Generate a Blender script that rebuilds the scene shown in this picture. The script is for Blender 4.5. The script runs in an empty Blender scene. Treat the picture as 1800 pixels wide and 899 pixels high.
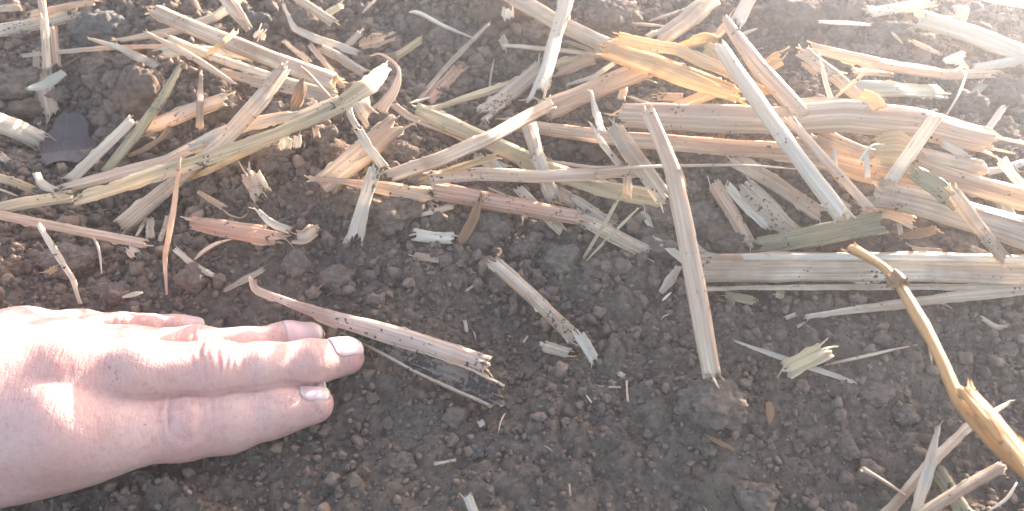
import bpy, math, random
import numpy as np
from mathutils import Vector
random.seed(7)
RNG = np.random.default_rng(11)
SC = bpy.context.scene
COL = SC.collection
R = math.radians

# ------------------------------------------------------------------ camera
PITCH = R(33); CAM_Z = 0.235; FPX = 1498.0
cam_data = bpy.data.cameras.new('camera')
cam = bpy.data.objects.new('camera', cam_data); COL.objects.link(cam)
cam.location = (0, 0, CAM_Z)
cam.rotation_euler = (R(90) - PITCH, 0, 0)
cam_data.sensor_width = 36; cam_data.lens = 36 * FPX / 1800
cam_data.clip_start = 0.01; cam_data.clip_end = 200
cam_data.dof.use_dof = True; cam_data.dof.focus_distance = 0.31; cam_data.dof.aperture_fstop = 19
SC.camera = cam

# ------------------------------------------------------------------ light
SUN_EL, SUN_AZ = R(13.4), R(38)           # azimuth measured from +Y towards +X
world = bpy.data.worlds.new('World'); SC.world = world
world.use_nodes = True
wn = world.node_tree
sky = wn.nodes.new('ShaderNodeTexSky'); sky.sky_type = 'NISHITA'; sky.sun_disc = False
sky.sun_elevation = SUN_EL; sky.sun_rotation = SUN_AZ
sky.dust_density = 2.5; sky.air_density = 0.8; sky.ozone_density = 0.8
bg = wn.nodes['Background']; bg.inputs['Strength'].default_value = 0.135
wn.links.new(sky.outputs['Color'], bg.inputs['Color'])
sun_data = bpy.data.lights.new('sun', 'SUN'); sun_data.energy = 5.0
sun_data.angle = R(0.5); sun_data.color = (1.0, 0.975, 0.945)
sun = bpy.data.objects.new('sun', sun_data); COL.objects.link(sun)
sdir = Vector((math.sin(SUN_AZ) * math.cos(SUN_EL), math.cos(SUN_AZ) * math.cos(SUN_EL), math.sin(SUN_EL)))
sun.rotation_euler = sdir.to_track_quat('Z', 'Y').to_euler()
sun.location = sdir * 3
SC.view_settings.view_transform = 'Standard'; SC.view_settings.look = 'None'
SC.view_settings.gamma = 1; SC.view_settings.exposure = 2.5
SC.view_settings.use_white_balance = True; SC.view_settings.white_balance_temperature = 7400; SC.view_settings.white_balance_tint = 17
SC.render.engine = 'CYCLES'
SC.cycles.use_denoising = True
SC.cycles.denoising_prefilter = 'ACCURATE'
SC.cycles.max_bounces = 7
SC.cycles.volume_bounces = 1
GLARE_DENSITY, GLARE_G = 0.16, 0.82

# ------------------------------------------------------------------ noise
def _hash(ix, iy, iz, seed):
    with np.errstate(over='ignore'):
        h = (ix.astype(np.uint32) * np.uint32(374761393) + iy.astype(np.uint32) * np.uint32(668265263)
             + iz.astype(np.uint32) * np.uint32(2147483647 - 1234567) + np.uint32(seed * 974711 + 17))
        h = (h ^ (h >> np.uint32(13))) * np.uint32(1274126177)
        h = (h ^ (h >> np.uint32(16))) * np.uint32(2246822519)
        h = h ^ (h >> np.uint32(15))
    return h.astype(np.float64) / 4294967295.0
def vnoise(p, seed=0):
    p = np.asarray(p, float)
    f = np.floor(p); i = f.astype(np.int64); t = p - f; t = t * t * (3 - 2 * t)
    out = 0
    for a in (0, 1):
        for b in (0, 1):
            for c in (0, 1):
                w = (t[:, 0] if a else 1 - t[:, 0]) * (t[:, 1] if b else 1 - t[:, 1]) * (t[:, 2] if c else 1 - t[:, 2])
                out = out + w * _hash(i[:, 0] + a, i[:, 1] + b, i[:, 2] + c, seed)
    return out * 2 - 1
def fbm(p, seed=0, octv=4, gain=0.5):
    s = 0; a = 1.0; p = np.asarray(p, float)
    for k in range(octv):
        s = s + a * vnoise(p + k * 17.3, seed + k); p = p * 2.03; a *= gain
    return s
def worley(p, seed=0, dim=3):
    p = np.asarray(p, float)
    f = np.floor(p); i = f.astype(np.int64)
    best = np.full(len(p), 9.0)
    rz = (-1, 0, 1) if dim == 3 else (0,)
    for a in (-1, 0, 1):
        for b in (-1, 0, 1):
            for c in rz:
                ia, ib, ic = i[:, 0] + a, i[:, 1] + b, i[:, 2] + c
                dx = ia + _hash(ia, ib, ic, seed) - p[:, 0]
                dy = ib + _hash(ia, ib, ic, seed + 1) - p[:, 1]
                d = dx * dx + dy * dy
                if dim == 3:
                    dz = ic + _hash(ia, ib, ic, seed + 2) - p[:, 2]; d = d + dz * dz
                best = np.minimum(best, d)
    return np.sqrt(best)

# ------------------------------------------------------------------ view helper: photo pixel -> world point on the ground
FWD = np.array([0, math.cos(PITCH), -math.sin(PITCH)])
RGT = np.array([1.0, 0, 0]); UPV = np.array([0, math.sin(PITCH), math.cos(PITCH)])
CAMP = np.array([0, 0, CAM_Z])
SLOPE = math.tan(R(12))
def ray(px, py):
    return FWD + RGT * (px - 900) / FPX + UPV * (449.5 - py) / FPX
def base_h(y):
    y = np.asarray(y, float)
    return SLOPE * np.where(y < 0.7, y, 0.7 + 0.35 * (1 - np.exp(-(np.maximum(y, 0.7) - 0.7) / 0.35)))
def on_plane(px, py):
    d = ray(px, py); t = CAM_Z / (SLOPE * d[1] - d[2]); return CAMP + d * t
MOUNDS = []
for (mx, my, mr, mh) in [(540, 300, 42, 11), (690, 375, 26, 9), (120, 200, 30, -16), (60, 120, 40, -8), (240, 352, 26, -11), (1010, 150, 36, -9),
                         (1000, 270, 24, -8), (1290, 360, 26, -7), (790, 130, 40, -7), (250, 165, 22, 7), (1075, 30, 34, 12), (870, 15, 30, 9),
                         (1180, 400, 24, 4), (1450, 70, 50, 10), (1650, 180, 36, -8), (1250, 720, 26, 5), (1540, 700, 26, 3), (150, 510, 35, 5),
                         (360, 500, 30, 4), (600, 850, 40, -2), (1050, 560, 40, -3), (1650, 640, 40, -3), (500, 130, 40, -4), (1700, 30, 60, 8), (1330, 240, 45, 9), (1600, 270, 50, 11), (1450, 330, 40, 4),  # mounds under the right straw pile added to shade the soil in front
                         (400, 860, 30, -3), (900, 850, 40, 2)]:
    q = on_plane(mx, my); MOUNDS.append((q[0], q[1], mr / 1000, mh * (1.45 if mh < -5 else 1.25 if my < 400 else 1) / 1000))
def h0(x, y):
    x = np.asarray(x, float); y = np.asarray(y, float)
    h = base_h(y)
    for (mx, my, mr, mh) in MOUNDS:
        h = h + mh * np.exp(-((x - mx) ** 2 + (y - my) ** 2) / (mr * mr))
    return h
def at(px, py, lift=0.0):
    """point over the ground seen at photo pixel (px,py), lift in mm above the smooth ground"""
    d = ray(px, py); lo, hi = 0.0, 4.0
    t = 0.05; prev = t
    while t < 4:
        p = CAMP + d * t
        if p[2] < float(h0(p[0], p[1])) + lift / 1000: break
        prev = t; t += 0.01
    lo, hi = prev, t
    for _ in range(22):
        m = (lo + hi) / 2; p = CAMP + d * m
        if p[2] < float(h0(p[0], p[1])) + lift / 1000: hi = m
        else: lo = m
    return CAMP + d * hi
def depth(p): return float(np.dot(np.asarray(p) - CAMP, FWD))
def norm(v): return v / (np.linalg.norm(v) + 1e-12)

# ------------------------------------------------------------------ mesh helpers
def mesh_np(name, V, F, mats=(), smooth=True, uv=None):
    """V (n,3); F (m,k) with k fixed"""
    me = bpy.data.meshes.new(name)
    V = np.ascontiguousarray(V, dtype=np.float32); F = np.ascontiguousarray(F, dtype=np.int32)
    m, k = F.shape
    me.vertices.add(len(V)); me.vertices.foreach_set('co', V.ravel())
    me.loops.add(m * k); me.loops.foreach_set('vertex_index', F.ravel())
    me.polygons.add(m); me.polygons.foreach_set('loop_start', np.arange(0, m * k, k, dtype=np.int32))
    me.polygons.foreach_set('loop_total', np.full(m, k, dtype=np.int32))
    me.polygons.foreach_set('use_smooth', np.full(m, smooth))
    if uv is not None:
        l = me.uv_layers.new(name='UVMap'); l.data.foreach_set('uv', np.ascontiguousarray(uv[F.ravel()], dtype=np.float32).ravel())
    me.update(calc_edges=True); me.validate()
    for mt in mats: me.materials.append(mt)
    return me
def link(name, me, parent=None):
    o = bpy.data.objects.new(name, me); COL.objects.link(o)
    if parent: o.parent = parent
    return o
def tag(o, label=None, cat=None, group=None, kind=None):
    if label: o['label'] = label
    if cat: o['category'] = cat
    if group: o['group'] = group
    if kind: o['kind'] = kind
    return o

# ------------------------------------------------------------------ materials
class NT:
    def __init__(s, name):
        s.m = bpy.data.materials.new(name); s.m.use_nodes = True; s.t = s.m.node_tree; s.t.nodes.clear()
        s.out = s.t.nodes.new('ShaderNodeOutputMaterial')
    def n(s, typ, **kw):
        nd = s.t.nodes.new(typ)
        for k, v in kw.items():
            if k.startswith('_'): setattr(nd, k[1:], v)
        for k, v in kw.items():
            if not k.startswith('_'):
                key = k.replace('__', ' ')
                if isinstance(v, tuple) and len(v) == 2 and hasattr(v[0], 'outputs'): s.t.links.new(v[0].outputs[v[1]], nd.inputs[key])
                else: nd.inputs[key].default_value = v
        return nd
    def l(s, a, ao, b, bi): s.t.links.new(a.outputs[ao], b.inputs[bi])
    def ramp(s, src, so, stops):
        r = s.t.nodes.new('ShaderNodeValToRGB'); e = r.color_ramp.elements
        while len(e) < len(stops): e.new(0.5)
        for el, (p, c) in zip(e, stops):
            el.position = p; el.color = (c, c, c, 1) if not isinstance(c, tuple) else (*c, 1)
        s.l(src, so, r, 'Fac'); return r
    def mix(s, f, a, b, mode='MIX'):
        m = s.t.nodes.new('ShaderNodeMix'); m.data_type = 'RGBA'; m.blend_type = mode
        for idx, v in ((0, f), (6, a), (7, b)):
            if isinstance(v, tuple) and len(v) == 2 and hasattr(v[0], 'outputs'): s.t.links.new(v[0].outputs[v[1]], m.inputs[idx])
            elif idx == 0: m.inputs[0].default_value = v
            else: m.inputs[idx].default_value = (*v[:3], 1)
        return m
    def math(s, op, a, b=None):
        m = s.t.nodes.new('ShaderNodeMath'); m.operation = op
        for i, v in ((0, a), (1, b)):
            if v is None: continue
            if isinstance(v, tuple): s.t.links.new(v[0].outputs[v[1]], m.inputs[i])
            else: m.inputs[i].default_value = v
        return m

def soil_material(name, dark, light, warm, bump=0.0006, use_tint=False):
    T = NT(name)
    tc = T.n('ShaderNodeTexCoord')
    n1 = T.n('ShaderNodeTexNoise', Vector=(tc, 'Object'), Scale=22.0, Detail=6.0, Roughness=0.6)
    n2 = T.n('ShaderNodeTexNoise', Vector=(tc, 'Object'), Scale=420.0, Detail=5.0, Roughness=0.7)
    n3 = T.n('ShaderNodeTexNoise', Vector=(tc, 'Object'), Scale=1900.0, Detail=4.0, Roughness=0.75)
    r2 = T.ramp(n2, 'Fac', [(0.3, dark), (0.72, light)])
    r1 = T.ramp(n1, 'Fac', [(0.42, 0.0), (0.68, 1.0)])
    c = T.mix((r1, 'Color'), (r2, 'Color'), warm)
    # keep the grain: blend half
    c = T.mix(0.5, (r2, 'Color'), (c, 2))
    if use_tint:
        at_ = T.n('ShaderNodeAttribute', _attribute_name='tint')
        tr = T.ramp(at_, 'Fac', [(0.0, (0.55, 0.54, 0.56)), (0.5, (0.95, 0.92, 0.9)), (0.86, (1.25, 1.15, 1.05)), (1.0, (1.75, 1.6, 1.5))])
        c = T.mix(1.0, (c, 2), (tr, 'Color'), 'MULTIPLY')
    sp = T.ramp(n3, 'Fac', [(0.64, 0.0), (0.75, 1.0)])
    c = T.mix(T.math('MULTIPLY', (sp, 'Color'), 0.35) and (T.math('MULTIPLY', (sp, 'Color'), 0.35), 0), (c, 2), (0.30, 0.25, 0.21))
    b1 = T.n('ShaderNodeBump', Strength=0.9, Distance=bump, Height=(n2, 'Fac'))
    b2 = T.n('ShaderNodeBump', Strength=0.9, Distance=bump * 0.45, Height=(n3, 'Fac'), Normal=(b1, 'Normal'))
    p = T.n('ShaderNodeBsdfPrincipled', Roughness=0.92, Normal=(b2, 'Normal'))
    p.inputs['Specular IOR Level'].default_value = 0.18
    T.l(c, 2, p, 'Base Color'); T.l(p, 0, T.out, 'Surface')
    return T.m
M_GROUND = soil_material('soil ground', (0.068, 0.051, 0.040), (0.225, 0.172, 0.132), (0.240, 0.180, 0.126))  # darker than the crumbs: shade of the gaps between them put into the colour
M_CRUMB = soil_material('soil crumb', (0.112, 0.084, 0.067), (0.300, 0.230, 0.182), (0.285, 0.214, 0.153), 0.0005, True)
M_CLOD = soil_material('soil clod', (0.092, 0.070, 0.056), (0.270, 0.208, 0.166), (0.260, 0.195, 0.142), 0.0009)
M_CLOD_G = soil_material('grey clod', (0.085, 0.080, 0.074), (0.20, 0.19, 0.175), (0.15, 0.13, 0.11), 0.0009)
M_CLOD_R = soil_material('reddish clod', (0.090, 0.062, 0.045), (0.23, 0.165, 0.120), (0.24, 0.155, 0.095), 0.0009)

def straw_material(name, c_lo, c_hi, c_line, dirt=0.5, transl=0.2, dirtcol=(0.075, 0.055, 0.045), tint2=None, rough=0.55):
    T = NT(name)
    uv = T.n('ShaderNodeUVMap'); tc = T.n('ShaderNodeTexCoord'); oi = T.n('ShaderNodeObjectInfo')
    w = T.math('MULTIPLY', (oi, 'Random'), 60.0)
    def streak(sx, sy, det, off=0.0):
        mp = T.n('ShaderNodeMapping', Vector=(uv, 'UV')); mp.inputs['Scale'].default_value = (sx, sy, 1)
        nn = T.n('ShaderNodeTexNoise', _noise_dimensions='4D', Vector=(mp, 'Vector'), Scale=1.0, Detail=det, Roughness=0.6)
        ww = T.math('ADD', (w, 0), off); T.l(ww, 0, nn, 'W'); return nn
    s1 = streak(30, 1100, 4); s2 = streak(12, 320, 2, 7.0); s3 = streak(20, 2600, 2, 13.0)
    blot = T.n('ShaderNodeTexNoise', _noise_dimensions='4D', Vector=(tc, 'Object'), Scale=45.0, Detail=3.0, Roughness=0.6); T.l(w, 0, blot, 'W')
    r1 = T.ramp(s1, 'Fac', [(0.32, c_lo), (0.62, c_hi)])
    c = T.mix(T.math('MULTIPLY', (T.ramp(s2, 'Fac', [(0.45, 0.0), (0.7, 1.0)]), 'Color'), 0.5) and (T.ramp(s2, 'Fac', [(0.45, 0.0), (0.7, 1.0)]), 'Color'), (r1, 'Color'), c_lo)
    c = T.mix((T.ramp(blot, 'Fac', [(0.45, 0.0), (0.72, 0.75)]), 'Color'), (c, 2), tint2 or c_line)
    c = T.mix((T.ramp(s3, 'Fac', [(0.63, 0.0), (0.72, 0.7)]), 'Color'), (c, 2), c_line)
    hv = T.n('ShaderNodeHueSaturation', Color=(c, 2))
    vr = T.n('ShaderNodeMapRange', Value=(oi, 'Random')); vr.inputs['To Min'].default_value = 0.95; vr.inputs['To Max'].default_value = 1.15
    T.l(vr, 'Result', hv, 'Value')
    # soil specks and smears sticking to the straw
    d1 = T.n('ShaderNodeTexNoise', _noise_dimensions='4D', Vector=(tc, 'Object'), Scale=650.0, Detail=3.0, Roughness=0.65); T.l(w, 0, d1, 'W')
    d2 = T.n('ShaderNodeTexNoise', _noise_dimensions='4D', Vector=(tc, 'Object'), Scale=70.0, Detail=2.0, Roughness=0.6); T.l(w, 0, d2, 'W')
    dd = T.math('ADD', (T.math('MULTIPLY', (d1, 'Fac'), 0.68), 0), (T.math('MULTIPLY', (d2, 'Fac'), 0.42), 0))
    th = 0.735 - 0.11 * dirt
    dm = T.ramp(dd, 0, [(th, 0.0), (th + 0.018, 0.9)])
    c = T.mix((dm, 'Color'), (hv, 'Color'), dirtcol)
    hh = T.math('ADD', (s1, 'Fac'), (T.math('MULTIPLY', (s3, 'Fac'), 0.5), 0))
    hh = T.math('ADD', (hh, 0), (T.math('MULTIPLY', (dm, 'Color'), 0.8), 0))
    b = T.n('ShaderNodeBump', Strength=0.9, Distance=0.0006, Height=(hh, 0))
    p = T.n('ShaderNodeBsdfPrincipled', Roughness=rough, Normal=(b, 'Normal'))
    p.inputs['Specular IOR Level'].default_value = 0.35
    T.l(c, 2, p, 'Base Color')
    tr = T.n('ShaderNodeBsdfTranslucent', Normal=(b, 'Normal')); T.l(c, 2, tr, 'Color')
    ms = T.n('ShaderNodeMixShader', Fac=min(.5, transl * 1.5)); T.l(p, 0, ms, 1); T.l(tr, 0, ms, 2)
    T.l(ms, 0, T.out, 'Surface'); return T.m
SM = {
 'pale':  straw_material('pale straw', (0.566, 0.385, 0.259), (0.900, 0.786, 0.614), (0.332, 0.192, 0.117), 0.6, 0.22),
 'pink':  straw_material('rosy straw', (0.553, 0.345, 0.234), (0.900, 0.739, 0.548), (0.332, 0.171, 0.099), 0.6, 0.18, tint2=(0.752, 0.493, 0.323)),
 'rose':  straw_material('red tinged straw', (0.456, 0.219, 0.140), (0.826, 0.554, 0.393), (0.283, 0.115, 0.070), 0.8, 0.14, tint2=(0.653, 0.335, 0.211)),
 'white': straw_material('bleached straw', (0.650, 0.552, 0.430), (0.880, 0.840, 0.713), (0.406, 0.292, 0.198), 0.55, 0.25, tint2=(0.779, 0.620, 0.451)),
 'grey':  straw_material('weathered straw', (0.418, 0.316, 0.224), (0.752, 0.622, 0.470), (0.258, 0.182, 0.122), 0.85, 0.15, tint2=(0.530, 0.390, 0.268)),
 'tan':   straw_material('tan straw', (0.514, 0.319, 0.197), (0.897, 0.687, 0.509), (0.322, 0.165, 0.086), 0.6, 0.22, tint2=(0.682, 0.450, 0.286)),
 'gold':  straw_material('golden straw', (0.58, 0.38, 0.19), (0.86, 0.69, 0.44), (0.40, 0.21, 0.08), 0.5, 0.28, tint2=(0.74, 0.53, 0.27)),
 'green': straw_material('greenish straw', (0.27, 0.23, 0.13), (0.58, 0.50, 0.33), (0.18, 0.15, 0.08), 0.95, 0.2, tint2=(0.36, 0.31, 0.17)),
 'olive': straw_material('olive straw', (0.462, 0.338, 0.191), (0.801, 0.677, 0.462), (0.304, 0.213, 0.112), 0.65, 0.2, tint2=(0.575, 0.485, 0.281)),
 'brown': straw_material('brown straw', (0.27, 0.14, 0.07), (0.52, 0.31, 0.17), (0.15, 0.07, 0.04), 0.6, 0.22, tint2=(0.36, 0.20, 0.10)),
 'pith':  straw_material('straw pith', (0.665, 0.541, 0.394), (0.860, 0.801, 0.643), (0.485, 0.349, 0.225), 0.55, 0.25, tint2=(0.733, 0.575, 0.405)),
 'dirty': straw_material('soil smeared pith', (0.22, 0.16, 0.12), (0.42, 0.33, 0.26), (0.12, 0.09, 0.07), 1.7, 0.1),
 'smeared': straw_material('soil smeared straw', (0.530, 0.357, 0.265), (0.848, 0.672, 0.551), (0.318, 0.179, 0.121), 0.95, 0.2),
 'amber': straw_material('amber straw', (0.50, 0.30, 0.12), (0.84, 0.63, 0.35), (0.28, 0.14, 0.05), 0.7, 0.33, tint2=(0.64, 0.40, 0.17)),
 'mint':  straw_material('pale green leaf', (0.50, 0.50, 0.40), (0.70, 0.69, 0.58), (0.38, 0.36, 0.28), 0.45, 0.3, tint2=(0.56, 0.54, 0.43)),
 'mauve': straw_material('dead leaf', (0.11, 0.09, 0.088), (0.17, 0.14, 0.135), (0.09, 0.07, 0.06), 0.8, 0.12, tint2=(0.17, 0.13, 0.11)),
}

# ------------------------------------------------------------------ ground sheet
def stretch_axis(a, b, step, far, grow=1.16):
    core = np.arange(a, b + step / 2, step)
    lo, hi = [], []
    s = step; x = a
    while x > -far: s *= grow; x -= s; lo.append(x)
    s = step; x = b
    while x < far: s *= grow; x += s; hi.append(x)
    return np.array(lo[::-1] + list(core) + hi)
gx = stretch_axis(-0.40, 0.40, 0.00095, 40); gy = stretch_axis(0.10, 0.66, 0.00095, 40)
GX, GY = np.meshgrid(gx, gy); P = np.stack([GX.ravel(), GY.ravel(), np.zeros(GX.size)], 1)
def rough_h(P):
    """crumbly relief on top of h0, metres"""
    near = np.exp(-np.maximum(0, np.hypot(P[:, 0], P[:, 1] - 0.35) - 0.6) * 1.5)
    c = 0.0036 * fbm(P * 26, 3, 3)
    wob = P + 0.002 * np.stack([vnoise(P * 300, 8), vnoise(P * 300 + 9, 9), 0 * P[:, 0]], 1)
    w1 = worley(wob * 75, 21, 2); w2 = worley(wob * 190, 31, 2); w3 = worley(wob * 430, 41, 2)
    lump = np.clip(0.5 + fbm(P * 30 + 5, 51, 2), 0, 1)
    c = c + 0.0075 * lump * np.clip(0.62 - w1, 0, 1) + 0.0032 * np.clip(0.6 - w2, 0, 1) * (0.4 + lump) + 0.0016 * (0.5 - w3)
    far = np.clip(np.hypot(P[:, 0], P[:, 1] - 0.35) - 0.6, 0, 1)
    return c * near + 0.02 * far * vnoise(P * 3, 77)
RH = rough_h(P)
P[:, 2] = h0(P[:, 0], P[:, 1]) + RH
ny, nx = GX.shape
I = np.arange(ny * nx).reshape(ny, nx)
F = np.stack([I[:-1, :-1].ravel(), I[:-1, 1:].ravel(), I[1:, 1:].ravel(), I[1:, :-1].ravel()], 1)
ground = link('ground', mesh_np('ground', P, F, [M_GROUND])); tag(ground, kind='structure')
del P, F, GX, GY

# ------------------------------------------------------------------ crumbs (one stuff object)
def ico(sub):
    import bmesh
    bm = bmesh.new(); bmesh.ops.create_icosphere(bm, subdivisions=sub, radius=1)
    V = np.array([v.co[:] for v in bm.verts]); F = np.array([[v.index for v in f.verts] for f in bm.faces]); bm.free(); return V, F
def crumb_proto(sub, seed, rough=0.5):
    V, F = ico(sub)
    s = np.array([1.0, 0.65 + 0.35 * random.random(), 0.6 + 0.3 * random.random()])
    d = 1 + rough * vnoise(V * 1.1 + seed * 3.7, seed) + 0.45 * rough * vnoise(V * 2.6 + seed, seed + 3)
    # knock flat facets into it so that it reads as a broken crumb
    for _ in range(5):
        nn = norm(np.array([random.gauss(0, 1) for _ in range(3)])); dd = V @ nn * d; d = np.where(dd > 0.62, d * (0.62 + 0.25 * (dd - 0.62)) / np.maximum(dd, 1e-6), d)
    if sub >= 2: d = d + 0.22 * (0.5 - worley(V * 1.7 + seed, seed))
    if sub >= 3: d = d + 0.10 * (0.5 - worley(V * 4.3 + seed, seed)) + 0.05 * vnoise(V * 9, seed)
    return V * d[:, None] * s, F
def rand_rot(n):
    q = RNG.normal(size=(n, 4)); q /= np.linalg.norm(q, axis=1)[:, None]
    w, x, y, z = q.T
    return np.stack([np.stack([1-2*(y*y+z*z), 2*(x*y-z*w), 2*(x*z+y*w)], 1), np.stack([2*(x*y+z*w), 1-2*(x*x+z*z), 2*(y*z-x*w)], 1),
                     np.stack([2*(x*z-y*w), 2*(y*z+x*w), 1-2*(x*x+y*y)], 1)], 1)
def scatter(n, y0=0.13, y1=0.62):
    """uniform over a wedge a bit wider than the view"""
    y = RNG.uniform(y0, y1, int(n * 2.2)); x = RNG.uniform(-0.42, 0.42, len(y))
    keep = np.abs(x) < 0.09 + 0.72 * y
    return x[keep][:n], y[keep][:n]
allV, allF, allT = [], [], []; off = 0
PRESSED = [(*on_plane(850, 870)[:2], 0.045), (*on_plane(480, 880)[:2], 0.035), (*on_plane(820, 560)[:2], 0.03), (*on_plane(1100, 840)[:2], 0.025)]
for (cnt, r0, r1, sub, sink) in [(80000, 0.0005, 0.0010, 1, -0.3), (42000, 0.0009, 0.0019, 2, -0.25), (9500, 0.0017, 0.0032, 3, -0.15), (950, 0.0030, 0.0052, 3, 0.0)]:
    X, Y = scatter(cnt); n = len(X)
    PP = np.stack([X, Y, 0 * X], 1)
    dens = fbm(PP * 22 + 3, 91, 3)
    if r0 > 0.0008:
        k = dens + RNG.normal(size=n) * 0.55 > (-0.6 if r0 < 0.0018 else -0.2)
        for (qx, qy, qr) in PRESSED: k &= RNG.random(n) > 0.85 * np.exp(-((X - qx) ** 2 + (Y - qy) ** 2) / qr ** 2) * (1.1 if r0 > .001 else .6)
        X, Y, PP = X[k], Y[k], PP[k]; n = len(X)
    Z = h0(X, Y) + rough_h(PP)
    rad = r0 + (r1 - r0) * RNG.random(n) ** 1.8
    near = np.clip((Y - 0.17) / 0.2, 0, 1); rad = rad * (0.8 + 0.5 * near)
    rot = rand_rot(n)
    protos = [crumb_proto(sub, s * 5 + sub) for s in range(8)]
    which = RNG.integers(0, 8, n); tint = np.clip(RNG.normal(0.45, 0.2, n), 0, 1)
    for s in range(8):
        m = which == s; V0, F0 = protos[s]; k = int(m.sum())
        V = np.einsum('nij,vj->nvi', rot[m], V0) * rad[m][:, None, None]
        V[:, :, 0] += X[m][:, None]; V[:, :, 1] += Y[m][:, None]; V[:, :, 2] += (Z[m] + rad[m] * (0.35 - sink))[:, None]
        allV.append(V.reshape(-1, 3)); allF.append((F0[None] + (np.arange(k) * len(V0))[:, None, None]).reshape(-1, 3) + off)
        allT.append(np.repeat(tint[m], len(V0))); off += k * len(V0)
me = mesh_np('soil_crumbs', np.concatenate(allV), np.concatenate(allF), [M_CRUMB])
a = me.attributes.new('tint', 'FLOAT', 'POINT'); a.data.foreach_set('value', np.concatenate(allT).astype(np.float32))
tag(link('soil_crumbs', me), 'loose brown soil crumbs covering the ground', 'soil', kind='stuff')
del allV, allF, allT

# ------------------------------------------------------------------ clods
ICO5 = ico(5); ICO4 = ico(4)
def clod(px, py, rpx, label, mat=M_CLOD, squash=0.75, sx=1.0, group='large soil clods', seed=None, sink=0.25, hi=True):
    seed = seed or random.randint(1, 9999)
    p = at(px, py, 0); r = rpx * depth(p) / FPX
    p = at(px, py, r * 1000 * squash * (0.95 - sink * 1.4)); 
    V, F = ICO5 if hi else ICO4
    o3 = np.array([seed % 97, seed % 53, seed % 31], float)
    d = 1 + 0.30 * vnoise(V * 1.3 + o3, seed) + 0.14 * vnoise(V * 2.9 + o3, seed + 1)
    rr_ = random.Random(seed)
    for _ in range(9):
        nn = norm(np.array([rr_.gauss(0, 1) for _ in range(3)])); dd = V @ nn * d; cutv = rr_.uniform(.78, .98); d = np.where(dd > cutv, d * (cutv + 0.3 * (dd - cutv)) / np.maximum(dd, 1e-6), d)
    size = r * 1000
    k1, k2 = max(1.2, size / 5.5), max(2.5, size / 2.2)
    Wb = V + 0.12 * np.stack([vnoise(V * 5 + o3, 5), vnoise(V * 5 + o3, 6), vnoise(V * 5 + o3, 7)], 1)
    d = d + 0.50 / k1 * (0.55 - worley(Wb * k1 + o3, seed + 4)) * 1.5 + 0.75 / k2 * (0.5 - worley(Wb * k2 + o3, seed + 9)) + 0.05 * vnoise(V * 14 + o3, 2) + 0.03 * vnoise(V * 30 + o3, 3)
    d = d + 0.65 / (k2 * 2.2) * (0.5 - worley(Wb * k2 * 2.3 + o3, seed + 12))
    d = d + 0.045 * vnoise(V * 9 + o3, 21) + 0.03 * vnoise(V * 19 + o3, 22) + 0.02 * vnoise(V * 40 + o3, 23)
    V = V * d[:, None] * r * np.array([sx, 1, squash])
    o = link('soil_clod', mesh_np('soil_clod', V, F, [mat])); o.location = p
    tag(o, label, 'clod', group)
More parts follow.
